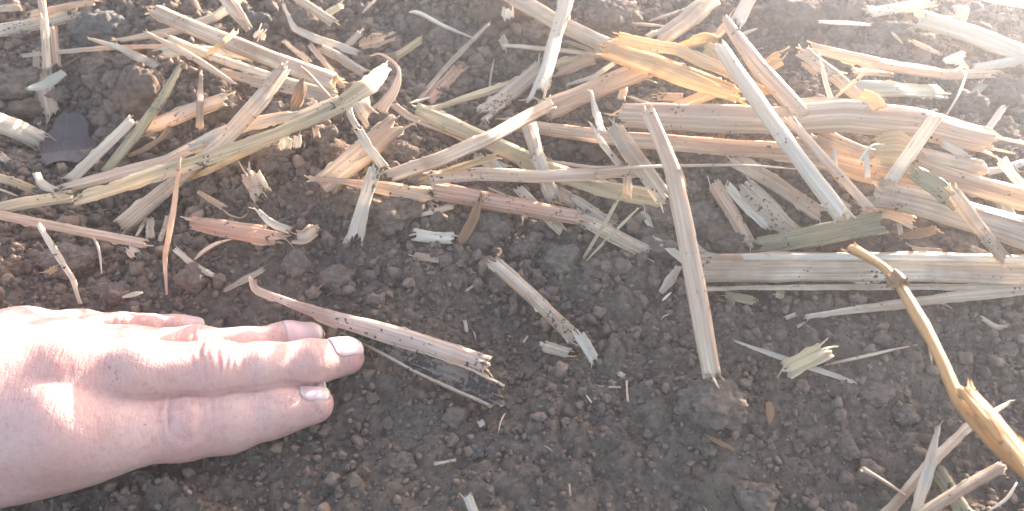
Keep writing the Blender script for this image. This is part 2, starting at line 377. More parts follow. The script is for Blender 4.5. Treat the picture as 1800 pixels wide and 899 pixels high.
CL = [
 (176, 55, 42, 'grey crusted soil clod above the tan twig, left of the long frayed stalk', M_CLOD_G, .8, 1.1),
 (172, 116, 26, 'rounded brown clod just below the grey crusted one', M_CLOD, .9, 1),
 (252, 168, 46, 'big reddish brown clod with sunlit crumbly top left of the mossy stick', M_CLOD_R, .9, 1),
 (395, 196, 30, 'reddish clod half hidden behind the orange slab of straw', M_CLOD_R, .8, 1.1),
 (18, 476, 24, 'sunlit yellowish clod at the left edge above the hand', M_CLOD_R, .9, 1),
 (58, 470, 17, 'small sunlit clod beside the yellowish clod at the left edge', M_CLOD_R, .9, 1),
 (120, 462, 34, 'broad dark clod behind the white curved strip above the wrist', M_CLOD, .7, 1.3),
 (206, 516, 22, 'brown clod under the scrap of green leaf above the knuckles', M_CLOD, .8, 1.1),
 (30, 290, 26, 'clod wedged under the thick white stalk at the left edge', M_CLOD, .8, 1.2),
 (38, 150, 34, 'dark clod behind the pale green leaf scrap', M_CLOD, .8, 1),
 (455, 40, 24, 'clod between the pale top strip and the long frayed stalk', M_CLOD_G, .8, 1),
 (535, 35, 32, 'grey brown clod behind the bent grey strip at the top', M_CLOD, .8, 1.2),
 (870, 22, 34, 'rounded brown clod left of the thick stalk at the top edge', M_CLOD_R, .85, 1.1),
 (1075, 38, 48, 'large crumbly clod with sunlit edge above the golden husk', M_CLOD, .85, 1),
 (805, 150, 30, 'dark clod right of the leaning mauve strip', M_CLOD, .8, 1.1),
 (690, 372, 42, 'mound like clod below the left end of the pink stalk', M_CLOD, .6, 1.1),
 (480, 275, 30, 'clod below the small white chips in the middle of the left pile', M_CLOD, .75, 1.2),
 (590, 268, 24, 'clod left of the wide tan straw', M_CLOD_R, .75, 1.1),
 (700, 272, 26, 'clod under the wide tan straw on its right side', M_CLOD, .8, 1.1),
 (625, 345, 20, 'lump of soil hanging behind the frayed white strip', M_CLOD, .9, 1),
 (868, 402, 32, 'rounded clod right of the orange brown splinter', M_CLOD, .8, 1),
 (920, 436, 22, 'dark clod between the rosy stalk and the crumbs below', M_CLOD, .8, 1),
 (985, 460, 30, 'angular clod left of the crossed thin stems', M_CLOD, .8, 1.1),
 (1082, 468, 34, 'long low clod below the bleached end of the rosy stalk', M_CLOD, .55, 1.7),
 (1150, 472, 17, 'small rounded clod left of the leaning pale stalk', M_CLOD, .9, 1),
 (1165, 385, 30, 'clod directly left of the leaning pale stalk', M_CLOD, .85, 1),
 (1232, 388, 33, 'clod directly right of the leaning pale stalk', M_CLOD, .85, 1.1),
 (1290, 432, 27, 'clod at the blunt end of the green stalk', M_CLOD, .8, 1.1),
 (1590, 425, 34, 'clod between the green stalk and the long bottom stalk', M_CLOD, .6, 1.4),
 (1680, 428, 30, 'clod under the thick stalk at the right', M_CLOD, .6, 1.4),
 (1255, 706, 54, 'big flat clod at the foot of the leaning pale stalk', M_CLOD, .5, 1.1),
 (1365, 200, 22, 'clod in the gap behind the long horizontal stalk', M_CLOD, .8, 1),
 (1400, 30, 38, 'sunlit clod at the top edge right of the bluish stalk', M_CLOD, .8, 1.2),
 (1480, 15, 36, 'steep clod at the top edge left of the white stalks', M_CLOD, .9, 1),
 (1560, 62, 30, 'crumbly clod with bright rims below the top white stalk', M_CLOD, .8, 1.4),
 (1700, 195, 32, 'glare veiled clod right of the green grey strip', M_CLOD, .8, 1.1),
 (1765, 160, 30, 'glare veiled clod near the right edge under the bluish stalk', M_CLOD, .8, 1),
 (1540, 690, 30, 'flat clod in front of the crossed chip and white sliver', M_CLOD, .5, 1.3),
 (1330, 872, 28, 'rounded clod at the bottom edge', M_CLOD, .7, 1.2),
 (1490, 790, 20, 'clod above the twig at the bottom right', M_CLOD, .7, 1),
 (1590, 730, 22, 'clod left of the crossed sticks at the bottom right', M_CLOD, .7, 1.1),
 (1760, 620, 22, 'clod right of the golden stem', M_CLOD, .7, 1.1),
 (705, 815, 22, 'low soft clod below the hand near the bottom', M_CLOD, .55, 1.3),
 (838, 796, 13, 'smooth bluish grey clod below the double straw', M_CLOD_G, .8, 1),
 (1215, 605, 18, 'clod left of the foot of the leaning stalk', M_CLOD, .7, 1),
 (1365, 582, 17, 'clod above the thin white sliver', M_CLOD, .7, 1.1),
 (1500, 612, 28, 'low clod behind the tan chip', M_CLOD, .5, 1.5),
 (1130, 590, 13, 'small pale clod right of the short tan stalk', M_CLOD, .8, 1),
 (592, 458, 11, 'small pale grey clod between the soil crumbs above the fingers', M_CLOD_G, .8, 1),
 (760, 30, 24, 'dark clod at the top edge near the thin white stem', M_CLOD, .8, 1),
 (945, 60, 22, 'clod between the thick stalk and the upright pale strip', M_CLOD, .8, 1),
 (1120, 150, 22, 'clod under the golden husk', M_CLOD, .8, 1.3),
 (1235, 170, 20, 'crumbly clod under the right end of the golden husk', M_CLOD, .8, 1.2),
]
for (x, y, r, lb, m, sq, sx) in CL: clod(x, y, r, lb, m, sq, sx)
for k in range(70):
    x, y = random.uniform(-20, 1820), 899 * random.random() ** 1.1
    if x < 660 and y > 530: continue
    clod(x, y, random.uniform(7, 15) * (1.15 - 0.2 * y / 899), 'small brown soil clod lying among the crumbs', M_CLOD, random.uniform(.6, .9), random.uniform(.9, 1.3), 'small soil clods', hi=False)

for k in range(95):
    x, y = random.uniform(-20, 1820), random.uniform(-10, 500)
    clod(x, y, random.uniform(13, 27) * (0.8 + 0.3 * y / 500), 'medium brown soil clod lying between the straws', random.choice([M_CLOD, M_CLOD, M_CLOD_R]), random.uniform(.6, .9), random.uniform(.9, 1.4), 'medium soil clods', hi=False, sink=0.1)

# ------------------------------------------------------------------ straw builder
def catmull(P, n):
    P = np.asarray(P, float)
    if len(P) == 2: return P[0] + (P[1] - P[0]) * np.linspace(0, 1, n)[:, None]
    Q = np.vstack([2 * P[0] - P[1], P, 2 * P[-1] - P[-2]])
    seg = len(P) - 1; out = []
    for t in np.linspace(0, seg - 1e-9, n):
        i = int(t); f = t - i; a, b, c, d = Q[i:i + 4]
        out.append(0.5 * ((2 * b) + (c - a) * f + (2 * a - 5 * b + 4 * c - d) * f * f + (3 * b - a - 3 * c + d) * f ** 3))
    return np.array(out)
def jag(cols, J, rs):
    """broken-fibre end: plateaus of columns with different lengths"""
    g = rs.integers(2, 5) if cols < 12 else rs.integers(4, 8)
    cuts = np.sort(rs.choice(np.arange(1, cols), min(g, cols - 1), replace=False))
    e = np.zeros(cols + 1); lv = rs.random(g + 2); k = 0
    for j in range(cols + 1):
        while k < len(cuts) and j >= cuts[k]: k += 1
        e[j] = lv[k]
    return J * (0.75 * e + 0.25 * rs.random(cols + 1))
def sweep(pts3, w, kind, seed, ends=(1, 1), wprof=None, roll=0.0, twist=0.0, wob=0.35, smooth=False, fibres=None):
    if fibres is None: fibres = kind in 'THCF' and w > 0.0016
    """returns V, F, uv. pts3 world points; w metres; ends = raggedness in widths"""
    rs = np.random.default_rng(seed)
    L0 = np.sum(np.linalg.norm(np.diff(pts3, axis=0), axis=1))
    n = int(np.clip(L0 / 0.0014, 10, 110))
    if kind in 'SX' or smooth: C = catmull(pts3, n)
    else:
        dd = np.concatenate([[0], np.cumsum(np.linalg.norm(np.diff(pts3, axis=0), axis=1))])
        C = np.stack([np.interp(np.linspace(0, dd[-1], n), dd, pts3[:, k]) for k in range(3)], 1)
        C[1:-1] = 0.25 * C[:-2] + 0.5 * C[1:-1] + 0.25 * C[2:]
        if len(pts3) > 3: C = 0.6 * C + 0.4 * catmull(pts3, n) if False else C
    tt = np.linspace(0, 1, n)
    q = np.stack([tt * L0 * 60, np.full(n, seed * .37), np.zeros(n)], 1)
    C = C + wob * w * 0.10 * np.stack([vnoise(q, 1), vnoise(q, 2), vnoise(q, 3)], 1)
    s = np.concatenate([[0], np.cumsum(np.linalg.norm(np.diff(C, axis=0), axis=1))]); L = s[-1]
    T = np.gradient(C, axis=0); T /= np.linalg.norm(T, axis=1)[:, None] + 1e-12
    mid = C.mean(0); up = norm(norm(CAMP - mid) * 0.75 + np.array([0, -SLOPE, 1]) * 0.65)
    B = np.cross(T, up); B /= np.linalg.norm(B, axis=1)[:, None] + 1e-12
    N = np.cross(B, T)
    ang = R(roll) + R(twist) * (tt - 0.5)
    B2 = B * np.cos(ang)[:, None] + N * np.sin(ang)[:, None]; N2 = N * np.cos(ang)[:, None] - B * np.sin(ang)[:, None]
    wp = np.interp(tt, np.linspace(0, 1, len(wprof)), wprof) if wprof is not None else np.ones(n)
    wp = wp * (1 + 0.06 * vnoise(q * 1.7 + 5, 4))
    if kind == 'X': wp = wp * (1 + 0.16 * vnoise(q * 5 + 2, 14) + 0.10 * vnoise(q * 14 + 2, 15))
    cols = {'T': 30, 'H': 22, 'C': 22, 'F': 14, 'S': 6, 'X': 18}[kind]
    v = np.linspace(0, 1, cols + 1)
    if kind == 'T': phi = (v * 2 - 1) * math.pi
    elif kind in 'HC': phi = (v * 2 - 1) * R(100)
    ridge = 1 + 0.09 * vnoise(np.stack([v * cols * .6, np.full(cols + 1, seed * 1.3), np.zeros(cols + 1)], 1), 5) + 0.035 * rs.normal(size=cols + 1)
    if kind == 'T': ridge[-1] = ridge[0]
    fl = 0.36 + 0.30 * rs.random(); ft = 0.62 + 0.2 * rs.random()
    if kind == 'T': cx, cz = np.sin(phi) * ridge, np.cos(phi) * ridge * ft
    elif kind == 'H': cx, cz = np.sin(phi) * ridge, (np.cos(phi) * ridge - .25) * fl
    elif kind == 'C': cx, cz = np.sin(phi) * ridge, -(np.cos(phi) * ridge - .25) * 0.72
    elif kind == 'F': cx, cz = v * 2 - 1, 0.16 * (1 - (v * 2 - 1) ** 2) + 0.05 * rs.normal(size=cols + 1)
    elif kind == 'S': ph = (v * 2 - 1) * math.pi; cx, cz = np.sin(ph), np.cos(ph) * 0.7
    elif kind == 'X': cx, cz = v * 2 - 1, 0.1 * (1 - (v * 2 - 1) ** 2)
    e0, e1 = jag(cols, ends[0] * w, rs), jag(cols, ends[1] * w, rs)
    if kind in 'TS': e0[-1], e1[-1] = e0[0], e1[0]
    cap = 0.45 * L; e0, e1 = np.minimum(e0, cap), np.minimum(e1, cap)
    # sharpen rows near both ends
    g = np.linspace(0, 1, n)
    U = e0[None] + g[:, None] * (L - e0 - e1)[None]
    def I3(A): return np.stack([np.interp(U, s, A[:, k]) for k in range(3)], 2)
    Cc, Bb, Nn = I3(C), I3(B2), I3(N2); ww = np.interp(U, s, wp) * w / 2
    # loose fibres at ends splay out a little
    sp = np.exp(-np.minimum(U, L - U) / (w * 0.9)) * (0.14 if kind != 'X' else 0)
    splay = sp * rs.normal(size=(1, cols + 1))
    bend = 0
    if kind in 'FX':
        qq = np.stack([U.ravel() * 45, np.tile(v, n) * 1.3 + seed, np.zeros(U.size)], 1)
        bend = vnoise(qq, 8).reshape(U.shape) * (0.16 if kind == 'F' else 0.5)
    if kind in 'HCF':
        for jj, sd in ((0, 61), (cols, 62)):
            en = vnoise(np.stack([U[:, jj] * 260, np.full(n, seed * .7), np.zeros(n)], 1), sd) * 0.10 + vnoise(np.stack([U[:, jj] * 1100, np.full(n, seed * .7), np.zeros(n)], 1), sd + 1) * 0.05
            splay = splay * np.ones_like(U); splay[:, jj] = splay[:, jj] + 2 * en * 0.8
    V = Cc + Bb * (cx[None] * ww * (1 + 0.5 * splay))[:, :, None] + Nn * ((cz[None] + splay + bend) * ww)[:, :, None]
    arc = w * (3.14 if kind in 'T' else 1.7 if kind in 'HC' else 1.0)
    uv = np.stack([U, np.tile(v * arc, (n, 1))], 2)
    I = np.arange(n * (cols + 1)).reshape(n, cols + 1)
    F = np.stack([I[:-1, :-1].ravel(), I[:-1, 1:].ravel(), I[1:, 1:].ravel(), I[1:, :-1].ravel()], 1)
    V = V.reshape(-1, 3); uv = uv.reshape(-1, 2)
    if fibres:
        eV, eF, eU = [V], [F], [uv]; base = len(V)
        def strand(u0, du, j, wid, dev, liftn):
            nonlocal base
            m = 7; ts = np.linspace(0, 1, m); us = np.clip(u0 + du * ts, 0, L)
            ov = np.abs(u0 + du * ts - us) * np.sign(du)
            cc = np.stack([np.interp(us, s, C[:, k]) for k in range(3)], 1) + np.stack([np.interp(us, s, T[:, k]) for k in range(3)], 1) * ov[:, None]
            bb = np.stack([np.interp(us, s, B2[:, k]) for k in range(3)], 1); nn = np.stack([np.interp(us, s, N2[:, k]) for k in range(3)], 1)
            w_ = np.interp(us, s, wp) * w / 2
            pos = cc + bb * (w_ * cx[j] * 0.96 + w * dev * ts ** 1.6)[:, None] + nn * (w_ * (cz[j] * 0.96) + w * liftn * ts ** 1.6 + 0.0001)[:, None]
            hw = wid * (1 - 0.85 * ts ** 1.5)
            q1, q2 = pos - bb * hw[:, None], pos + bb * hw[:, None] + nn * (hw * 0.4)[:, None]
            eV.append(np.concatenate([q1, q2])); eU.append(np.concatenate([np.stack([us, np.full(m, j / cols * arc)], 1), np.stack([us, np.full(m, j / cols * arc) + wid * 2], 1)]))
            a_ = np.arange(m - 1); eF.append(np.stack([a_, a_ + 1, a_ + 1 + m, a_ + m], 1)[:, ::-1] + base if du > 0 else np.stack([a_, a_ + 1, a_ + 1 + m, a_ + m], 1) + base); base += 2 * m
        lo_, hi_ = int(cols * .15), int(cols * .85) + 1
        for end in (0, 1):
            if ends[end] < 0.35: continue
            for _ in range(rs.integers(1, 4)):
                j = rs.integers(lo_, hi_); e = (e0 if end == 0 else e1)[j]; ln = w * rs.uniform(.15, .8)
                if end == 0: strand(e + w * .3, -(w * .3 + ln), j, w * rs.uniform(.02, .07), rs.normal() * .22, rs.normal() * .15 + .05)
                else: strand(L - e - w * .3, w * .3 + ln, j, w * rs.uniform(.02, .07), rs.normal() * .22, rs.normal() * .15 + .05)
        for _ in range(rs.integers(0, 4)):
            j = rs.integers(lo_, hi_); u_ = rs.uniform(.15, .8) * L; sg = 1 if rs.random() < .5 else -1
            strand(u_, sg * min(w * rs.uniform(.6, 2.2), .18 * L), j, w * rs.uniform(.02, .05), rs.normal() * .2, rs.uniform(.05, .3))
        V, F, uv = np.concatenate(eV), np.concatenate(eF), np.concatenate(eU)
    return V, F, uv, L
def build_strip(name, pts, w, kind, mats, seed, parent=None, thick=None, **kw):
    P3 = np.array([at(*p) if len(p) == 3 else at(p[0], p[1], 5) for p in pts])
    dm = np.mean([depth(p) for p in P3]); wm = w * 1.07 * dm / FPX
    V, F, uv, L = sweep(P3, wm, kind, seed, **kw)
    org = P3[0] if parent is None else None
    if org is None: org = np.array(parent.location)
    V = V - org
    me = mesh_np(name, V, F, mats, uv=uv)
    o = link(name, me, parent)
    if parent is None: o.location = org
    sol = o.modifiers.new('thickness', 'SOLIDIFY')
    sol.thickness = thick or {'T': 0.0008, 'H': 0.0007, 'C': 0.0007, 'F': 0.0006, 'S': 0.0, 'X': 0.00025}[kind] * min(1, max(.3, wm / 0.005)) + 0.00005
    sol.offset = -1
    if len(mats) > 1: sol.material_offset = 1; sol.material_offset_rim = 1
    return o
GROUPS = {'straw_stalk': 'broken straw stalks lying on the soil', 'straw_strip': 'split strips of straw', 'straw_splinter': 'thin straw splinters and stems',
          'straw_chip': 'short straw chips', 'leaf_scrap': 'scraps of dry leaf and husk'}
CATS = {'straw_stalk': 'straw', 'straw_strip': 'straw', 'straw_splinter': 'straw', 'straw_chip': 'straw chip', 'leaf_scrap': 'leaf'}
SEED = [100]
def S(name, kind, col, w, pts, label, pith='pith', ends=(.7, .7), **kw):
    SEED[0] += 1
    if kind == 'S' and w >= 7 and len(pts) < 4:
        kind = 'F'; kw.setdefault('wprof', (.7, 1, .95, .6)); ends = (.8, .8)
    mats = [SM[col]] + ([SM[pith]] if kind in 'THCF' else [])
    if kind == 'C': mats = [SM[pith], SM[col]]
    if kind == 'S' and 'wprof' not in kw: kw['wprof'] = (0.35, 1, 1, .8, 0.25)
    if kind == 'S': ends = (.3, .3)
    o = build_strip(name, pts, w, kind, mats, SEED[0], ends=ends, **kw)
    return tag(o, label, CATS[name], GROUPS[name])
ST, SP, SN, CH, LF = 'straw_stalk', 'straw_strip', 'straw_splinter', 'straw_chip', 'leaf_scrap'
#STRAWS

# ---- top left
S(ST, 'H', 'grey', 22, [(-30, 58, 8), (72, 40, 10), (150, 20, 8)], 'thick greyish stalk entering at the left edge behind the upright strips')
S(SP, 'F', 'tan', 12, [(48, 26, 14), (110, 12, 14), (172, 2, 12)], 'narrow tan strip at the top left edge of the photo')
S(SP, 'F', 'grey', 13, [(-20, 16, 8), (40, 13, 8)], 'grey strip end in the very top left corner')
S(SP, 'F', 'pale', 13, [(72, -12, 26), (78, 60, 20), (83, 125, 14)], 'pale upright strip crossing the tan twig at the left')
S(SP, 'H', 'tan', 16, [(90, 42, 18), (97, 120, 12)], 'short brown upright strip beside the pale upright one', ends=(1.2, .6))
S(ST, 'F', 'pale', 26, [(70, 118, 9), (80, 165, 8), (92, 214, 7)], 'upright flat straw with holes below the green leaf scrap', ends=(.4, 1.2))
S(SP, 'F', 'grey', 11, [(63, 85, 7), (66, 150, 6), (66, 222, 4)], 'narrow grey upright strip left of the holed straw')
S(LF, 'X', 'mint', 17, [(44, 157, 20), (78, 150, 19), (114, 128, 18)], 'pale green curved leaf scrap laid over the upright straws', wprof=(.35, .9, 1.1, 1, .75), ends=(.2, .2))
S(SN, 'S', 'tan', 8, [(37, 98, 12), (185, 84, 12), (362, 80, 12)], 'long thin tan twig running level across the upper left')
S(SN, 'S', 'brown', 5, [(102, 121, 9), (155, 92, 9)], 'short brown twig beneath the level tan twig')
S(SP, 'H', 'pale', 13, [(154, 67, 16), (215, 86, 14), (278, 118, 10)], 'pale split strip with forked left tip right of the level twig', wprof=(.3, .7, 1, 1.1, 1), ends=(2.5, .5))
S(ST, 'H', 'grey', 16, [(203, 72, 14), (300, 56, 14), (375, 32, 14), (432, -10, 14)], 'grey tan stalk running up behind the long frayed stalk', wprof=(.4, .9, 1, 1))
S(ST, 'T', 'pale', 26, [(265, 17, 28), (360, 58, 26), (470, 100, 22), (592, 146, 14)], 'long thick pale stalk with frayed left end at the upper left', ends=(2.0, .6))
S(SP, 'F', 'pale', 22, [(392, -10, 20), (440, 54, 16)], 'broad pale strip dropping from the top edge over the long stalk', wprof=(1.1, 1, .6))
S(SP, 'H', 'pink', 12, [(256, 57, 20), (335, 98, 16), (414, 149, 11)], 'pinkish strip slanting down below the long frayed stalk', wprof=(.3, 1, 1, .6))
S(ST, 'H', 'white', 15, [(288, 66, 17), (380, 102, 15), (470, 132, 12), (592, 168, 9)], 'bleached stalk parallel to and just below the long frayed stalk')
S(SP, 'H', 'white', 14, [(276, 92, 13), (370, 88, 14), (452, 102, 13)], 'level whitish strip under the crossing straws at the upper left')
S(CH, 'H', 'gold', 9, [(360, 100, 26), (390, 75, 33), (416, 54, 34)], 'small golden chip sticking up across the long frayed stalk')
S(ST, 'H', 'pink', 18, [(378, 125, 11), (470, 148, 10), (588, 176, 8)], 'rosy white stalk lowest in the bundle at the upper left')
S(SP, 'H', 'green', 15, [(318, 114, 22), (285, 172, 20), (240, 235, 14), (182, 307, 8)], 'mossy green grey stick slanting beside the big reddish clod', wprof=(.6, 1, 1.1, 1.0))
S(SP, 'H', 'tan', 26, [(404, 172, 18), (330, 196, 16), (247, 230, 10)], 'orange tan slab of straw with ragged right end', ends=(.9, .5), wprof=(.8, 1, .9))
S(SP, 'F', 'pale', 9, [(353, 124, 17), (351, 180, 20), (350, 230, 9)], 'narrow upright strip crossing the orange slab', wprof=(.5, .9, 1.2))
S(SP, 'H', 'white', 18, [(238, 205, 17), (180, 262, 14), (116, 322, 8)], 'white speckled strip left of the mossy stick')
S(LF, 'X', 'brown', 10, [(304, 203, 14), (290, 235, 12), (262, 258, 10), (222, 276, 8)], 'curled brown leaf edge below the orange slab', wprof=(.3, .9, 1.2, .7))
S(ST, 'H', 'pale', 28, [(508, 112, 30), (455, 180, 27), (390, 250, 22), (290, 335, 13), (202, 408, 6)], 'long flat rosy straw slanting from the upper middle down to the left', wprof=(.75, 1, 1, .95, 1.1))
S(ST, 'H', 'pink', 22, [(520, 200, 15), (440, 216, 15), (380, 236, 13), (290, 285, 10), (110, 332, 7)], 'rosy brown stalk under the long yellow strip', wprof=(.7, .9, 1, 1.1, .7))
S(SP, 'F', 'olive', 25, [(682, 116, 34), (648, 150, 32), (590, 190, 31), (490, 232, 30), (350, 283, 30), (132, 352, 20)], 'long yellowish strip with broad green tip crossing the left pile', wprof=(.7, 1.3, 1.0, .8, 1, 1, 1, 1.1), ends=(.4, .7), twist=-20)
S(SP, 'H', 'grey', 14, [(600, 172, 20), (520, 205, 22), (440, 222, 20), (330, 262, 15)], 'brown grey stalk hugging the long yellowish strip')
S(ST, 'H', 'olive', 20, [(-30, 372, 12), (40, 357, 13), (132, 345, 14)], 'pale olive stalk from the left edge meeting the long yellowish strip')
S(SP, 'F', 'olive', 12, [(560, 205, 15), (440, 265, 14), (360, 302, 12), (278, 338, 9)], 'narrow olive strip just below the long yellowish strip', wprof=(.8, 1, 1, .4))
S(ST, 'H', 'white', 34, [(-30, 205, 20), (30, 228, 17), (80, 252, 12)], 'thick white topped stalk end at the left edge', ends=(.2, .6))
S(SP, 'F', 'pale', 13, [(-14, 265, 8), (16, 285, 6)], 'small straw end at the left edge under the thick white stalk')
S(SP, 'H', 'gold', 14, [(-16, 308, 8), (30, 322, 8), (64, 337, 6)], 'orange tan strip end at the left edge above the olive stalk')
S(SN, 'S', 'white', 4, [(-10, 330, 6), (32, 345, 5)], 'thin white stem under the orange strip at the left edge')
S(LF, 'X', 'mauve', 74, [(126, 190, 18), (118, 240, 16), (112, 294, 7)], 'large dull grey purple dead leaf at the left', wprof=(.35, .6, .95, 1.15, 1.1, .9, .7), ends=(.15, .15))
S(ST, 'H', 'tan', 17, [(-20, 374, 12), (120, 402, 10), (268, 431, 7)], 'long golden tan straw from the left edge above the hand', ends=(.4, 1.5))
S(SN, 'F', 'white', 10, [(66, 392, 20), (96, 442, 17), (128, 492, 12), (141, 536, 6)], 'white curved strip standing above the back of the hand', wprof=(.6, 1, 1, .8, .5), ends=(.4, .3))
S(SN, 'S', 'white', 5, [(163, 415, 12), (174, 440, 10), (179, 482, 5)], 'short thin white curved stem right of the white curved strip')
S(SN, 'F', 'pale', 10, [(316, 276, 48), (305, 370, 34), (289, 455, 16), (293, 520, 5)], 'thin upright pale splinter standing above the fingers', wprof=(.3, .8, 1, 1, .7, .3), ends=(.3, .3))
S(CH, 'F', 'pale', 30, [(432, 298, 14), (462, 352, 7)], 'square pale chip leaning on the soil left of centre', ends=(.5, .6))
S(CH, 'H', 'tan', 11, [(346, 336, 9), (396, 367, 7)], 'small tan chip left of the square pale chip', wprof=(.5, 1, .9))
S(SN, 'S', 'tan', 4, [(390, 366, 7), (402, 378, 6), (424, 384, 6), (436, 374, 7)], 'hooked tan thread beside the small tan chip')
S(ST, 'H', 'rose', 28, [(332, 392, 10), (400, 402, 10), (508, 420, 8)], 'rosy half stalk with torn white fibres above the fingertips', ends=(.4, 1.8), wprof=(.7, 1, 1.1, .9))
S(SP, 'F', 'white', 14, [(448, 365, 14), (475, 392, 12), (518, 408, 10)], 'torn white fibre strip on the rosy half stalk', ends=(1.5, 1.5), wprof=(.4, 1, .9))
S(LF, 'C', 'tan', 18, [(515, 418, 9), (535, 420, 10), (560, 396, 14)], 'cupped tan husk at the right end of the rosy half stalk', ends=(.6, .9))
S(SN, 'S', 'tan', 7, [(341, 458, 6), (358, 442, 8), (382, 428, 9), (410, 420, 8)], 'bent tan twig below the rosy half stalk')
S(SN, 'F', 'grey', 9, [(304, 437, 7), (340, 465, 6), (378, 488, 5)], 'grey ragged splinter right of the upright pale splinter', ends=(1, 1.5))
S(SP, 'F', 'grey', 10, [(466, 472, 9), (430, 492, 7), (392, 512, 5)], 'grey tan splinter above the curled tip of the double straw', wprof=(.8, 1, .5))
S(LF, 'X', 'mint', 8, [(214, 523, 13), (232, 518, 14), (252, 514, 13)], 'tiny pale green leaf scrap above the knuckles', wprof=(.2, 1, 1.1, .3), ends=(.1, .1))
S(CH, 'F', 'pink', 17, [(226, 432, 7), (243, 454, 5)], 'small torn pinkish chip below the tip of the golden tan straw', ends=(.5, 1))
S(CH, 'F', 'gold', 11, [(80, 482, 8), (101, 470, 8)], 'tiny yellow chip beside the small sunlit clod')
S(CH, 'F', 'grey', 13, [(264, 382, 8), (263, 420, 5)], 'small grey upright chip right of the rosy straw foot')
S(CH, 'F', 'grey', 8, [(296, 378, 9), (280, 426, 5)], 'narrow grey upright chip beside the small grey one')
S(CH, 'S', 'grey', 7, [(258, 382, 7), (240, 415, 5)], 'thin grey splinter at the foot of the rosy straw')
S(LF, 'X', 'white', 15, [(62, 300, 12), (76, 325, 9), (106, 336, 8)], 'white curled husk under the dead leaf', wprof=(.7, 1, .6), ends=(.8, .8))

# ---- top middle
S(SP, 'H', 'grey', 16, [(510, -12, 16), (548, 14, 14), (590, 42, 11)], 'grey strip dropping in from the top edge left of centre')
S(CH, 'F', 'olive', 13, [(573, 26, 11), (603, 8, 11)], 'small olive chip next to the grey strip at the top')
S(SP, 'F', 'white', 12, [(496, 5, 14), (516, 50, 12), (560, 70, 12), (632, 94, 9)], 'bent whitish strip curving down through the top left', wprof=(.4, .5, 1, 1.2, 1.3, .9))
S(CH, 'F', 'grey', 12, [(609, 82, 9), (635, 56, 11)], 'small grey chip above the bent whitish strip')
S(LF, 'X', 'tan', 26, [(628, 84, 12), (660, 74, 14), (698, 60, 14)], 'torn tan husk with ragged tip at the top', ends=(.4, 1.3), wprof=(.6, 1, .9))
S(CH, 'H', 'gold', 12, [(742, 68, 14), (690, 104, 9)], 'short orange chip pointing up right of the torn husk')
S(LF, 'X', 'tan', 15, [(650, 98, 22), (672, 96, 26), (700, 120, 26), (694, 155, 20), (664, 196, 12)], 'curled brown leaf tendril arching over the pile', wprof=(.15, .25, .3, .5, 1.1, 1.8), ends=(.1, .3))
S(SN, 'S', 'pale', 6, [(636, 24, 8), (652, 8, 9), (668, -8, 9)], 'thin pale stem at the top edge above the torn husk')
S(SN, 'S', 'white', 5, [(531, 18, 9), (529, 4, 9), (527, -8, 9)], 'thin upright white stem crossing the top edge beside the grey strip')
S(SN, 'S', 'white', 7, [(718, 22, 12), (738, 24, 13), (780, 46, 12), (832, 67, 10)], 'thin white stem with kinked left end at the top middle')
S(SN, 'F', 'pale', 9, [(861, 40, 22), (784, 118, 16), (736, 176, 8)], 'long thin strip leaning right at the top middle', wprof=(.5, 1, 1, .8))
S(SP, 'F', 'rose', 20, [(818, 108, 14), (785, 142, 11), (746, 180, 7)], 'mauve pink strip under the long leaning thin strip', ends=(1.2, .6))
S(ST, 'H', 'olive', 14, [(1062, 92, 12), (980, 110, 13), (900, 146, 12), (748, 196, 10)], 'long greenish straw passing behind the white split strip', wprof=(.8, 1, 1, .5))
S(SP, 'F', 'grey', 30, [(958, 112, 18), (900, 160, 14), (834, 212, 9)], 'broad frayed grey white strip left of the upright split strip', ends=(.5, 1.6), wprof=(.8, 1, 1))
S(ST, 'H', 'olive', 28, [(722, 188, 14), (820, 232, 14), (960, 295, 14), (1060, 330, 13), (1178, 352, 11)], 'long olive tan stalk slanting down to the right at the centre')
S(SP, 'F', 'tan', 13, [(688, 182, 14), (720, 206, 12), (790, 232, 10), (830, 250, 9)], 'thin tan strip beside the left end of the olive tan stalk')
S(ST, 'H', 'pale', 42, [(706, 208, 22), (640, 265, 14), (562, 326, 7)], 'short wide tan straw standing in the soil mound', ends=(.8, .3), wprof=(.95, 1, .85))
S(SP, 'F', 'white', 14, [(628, 226, 22), (650, 262, 24), (678, 298, 19)], 'white narrow strip laid across the wide tan straw')
S(SP, 'H', 'white', 28, [(663, 292, 21), (640, 355, 15), (618, 448, 7)], 'bleached strip with split lower end left of centre', wprof=(.65, .7, .9, 1.15), ends=(.4, 1.7))
S(SP, 'H', 'pale', 24, [(972, 180, 36), (860, 242, 31), (770, 280, 27), (676, 312, 24)], 'flat pale straw lying across the centre, from upper right to lower left')
S(SP, 'F', 'gold', 14, [(880, 272, 22), (800, 297, 20), (735, 322, 17)], 'golden strip tucked under the flat pale centre straw', ends=(1, 1))
S(LF, 'X', 'pale', 30, [(628, 165, 17), (640, 195, 17), (660, 218, 14)], 'crumpled papery husk at the knot of the left pile', ends=(.4, .8))
S(SP, 'F', 'white', 10, [(612, 184, 18), (617, 205, 18), (630, 226, 17)], 'small twisted white strip below the papery husk')
S(CH, 'F', 'brown', 19, [(532, 136, 27), (527, 165, 24), (515, 192, 20)], 'orange brown leaf like chip in the left pile', wprof=(.2, 1, 1.1, .8), ends=(.3, .6))
S(SN, 'F', 'tan', 10, [(545, 78, 17), (575, 115, 15), (604, 156, 12)], 'narrow tan strip slanting down at the end of the long frayed stalk')
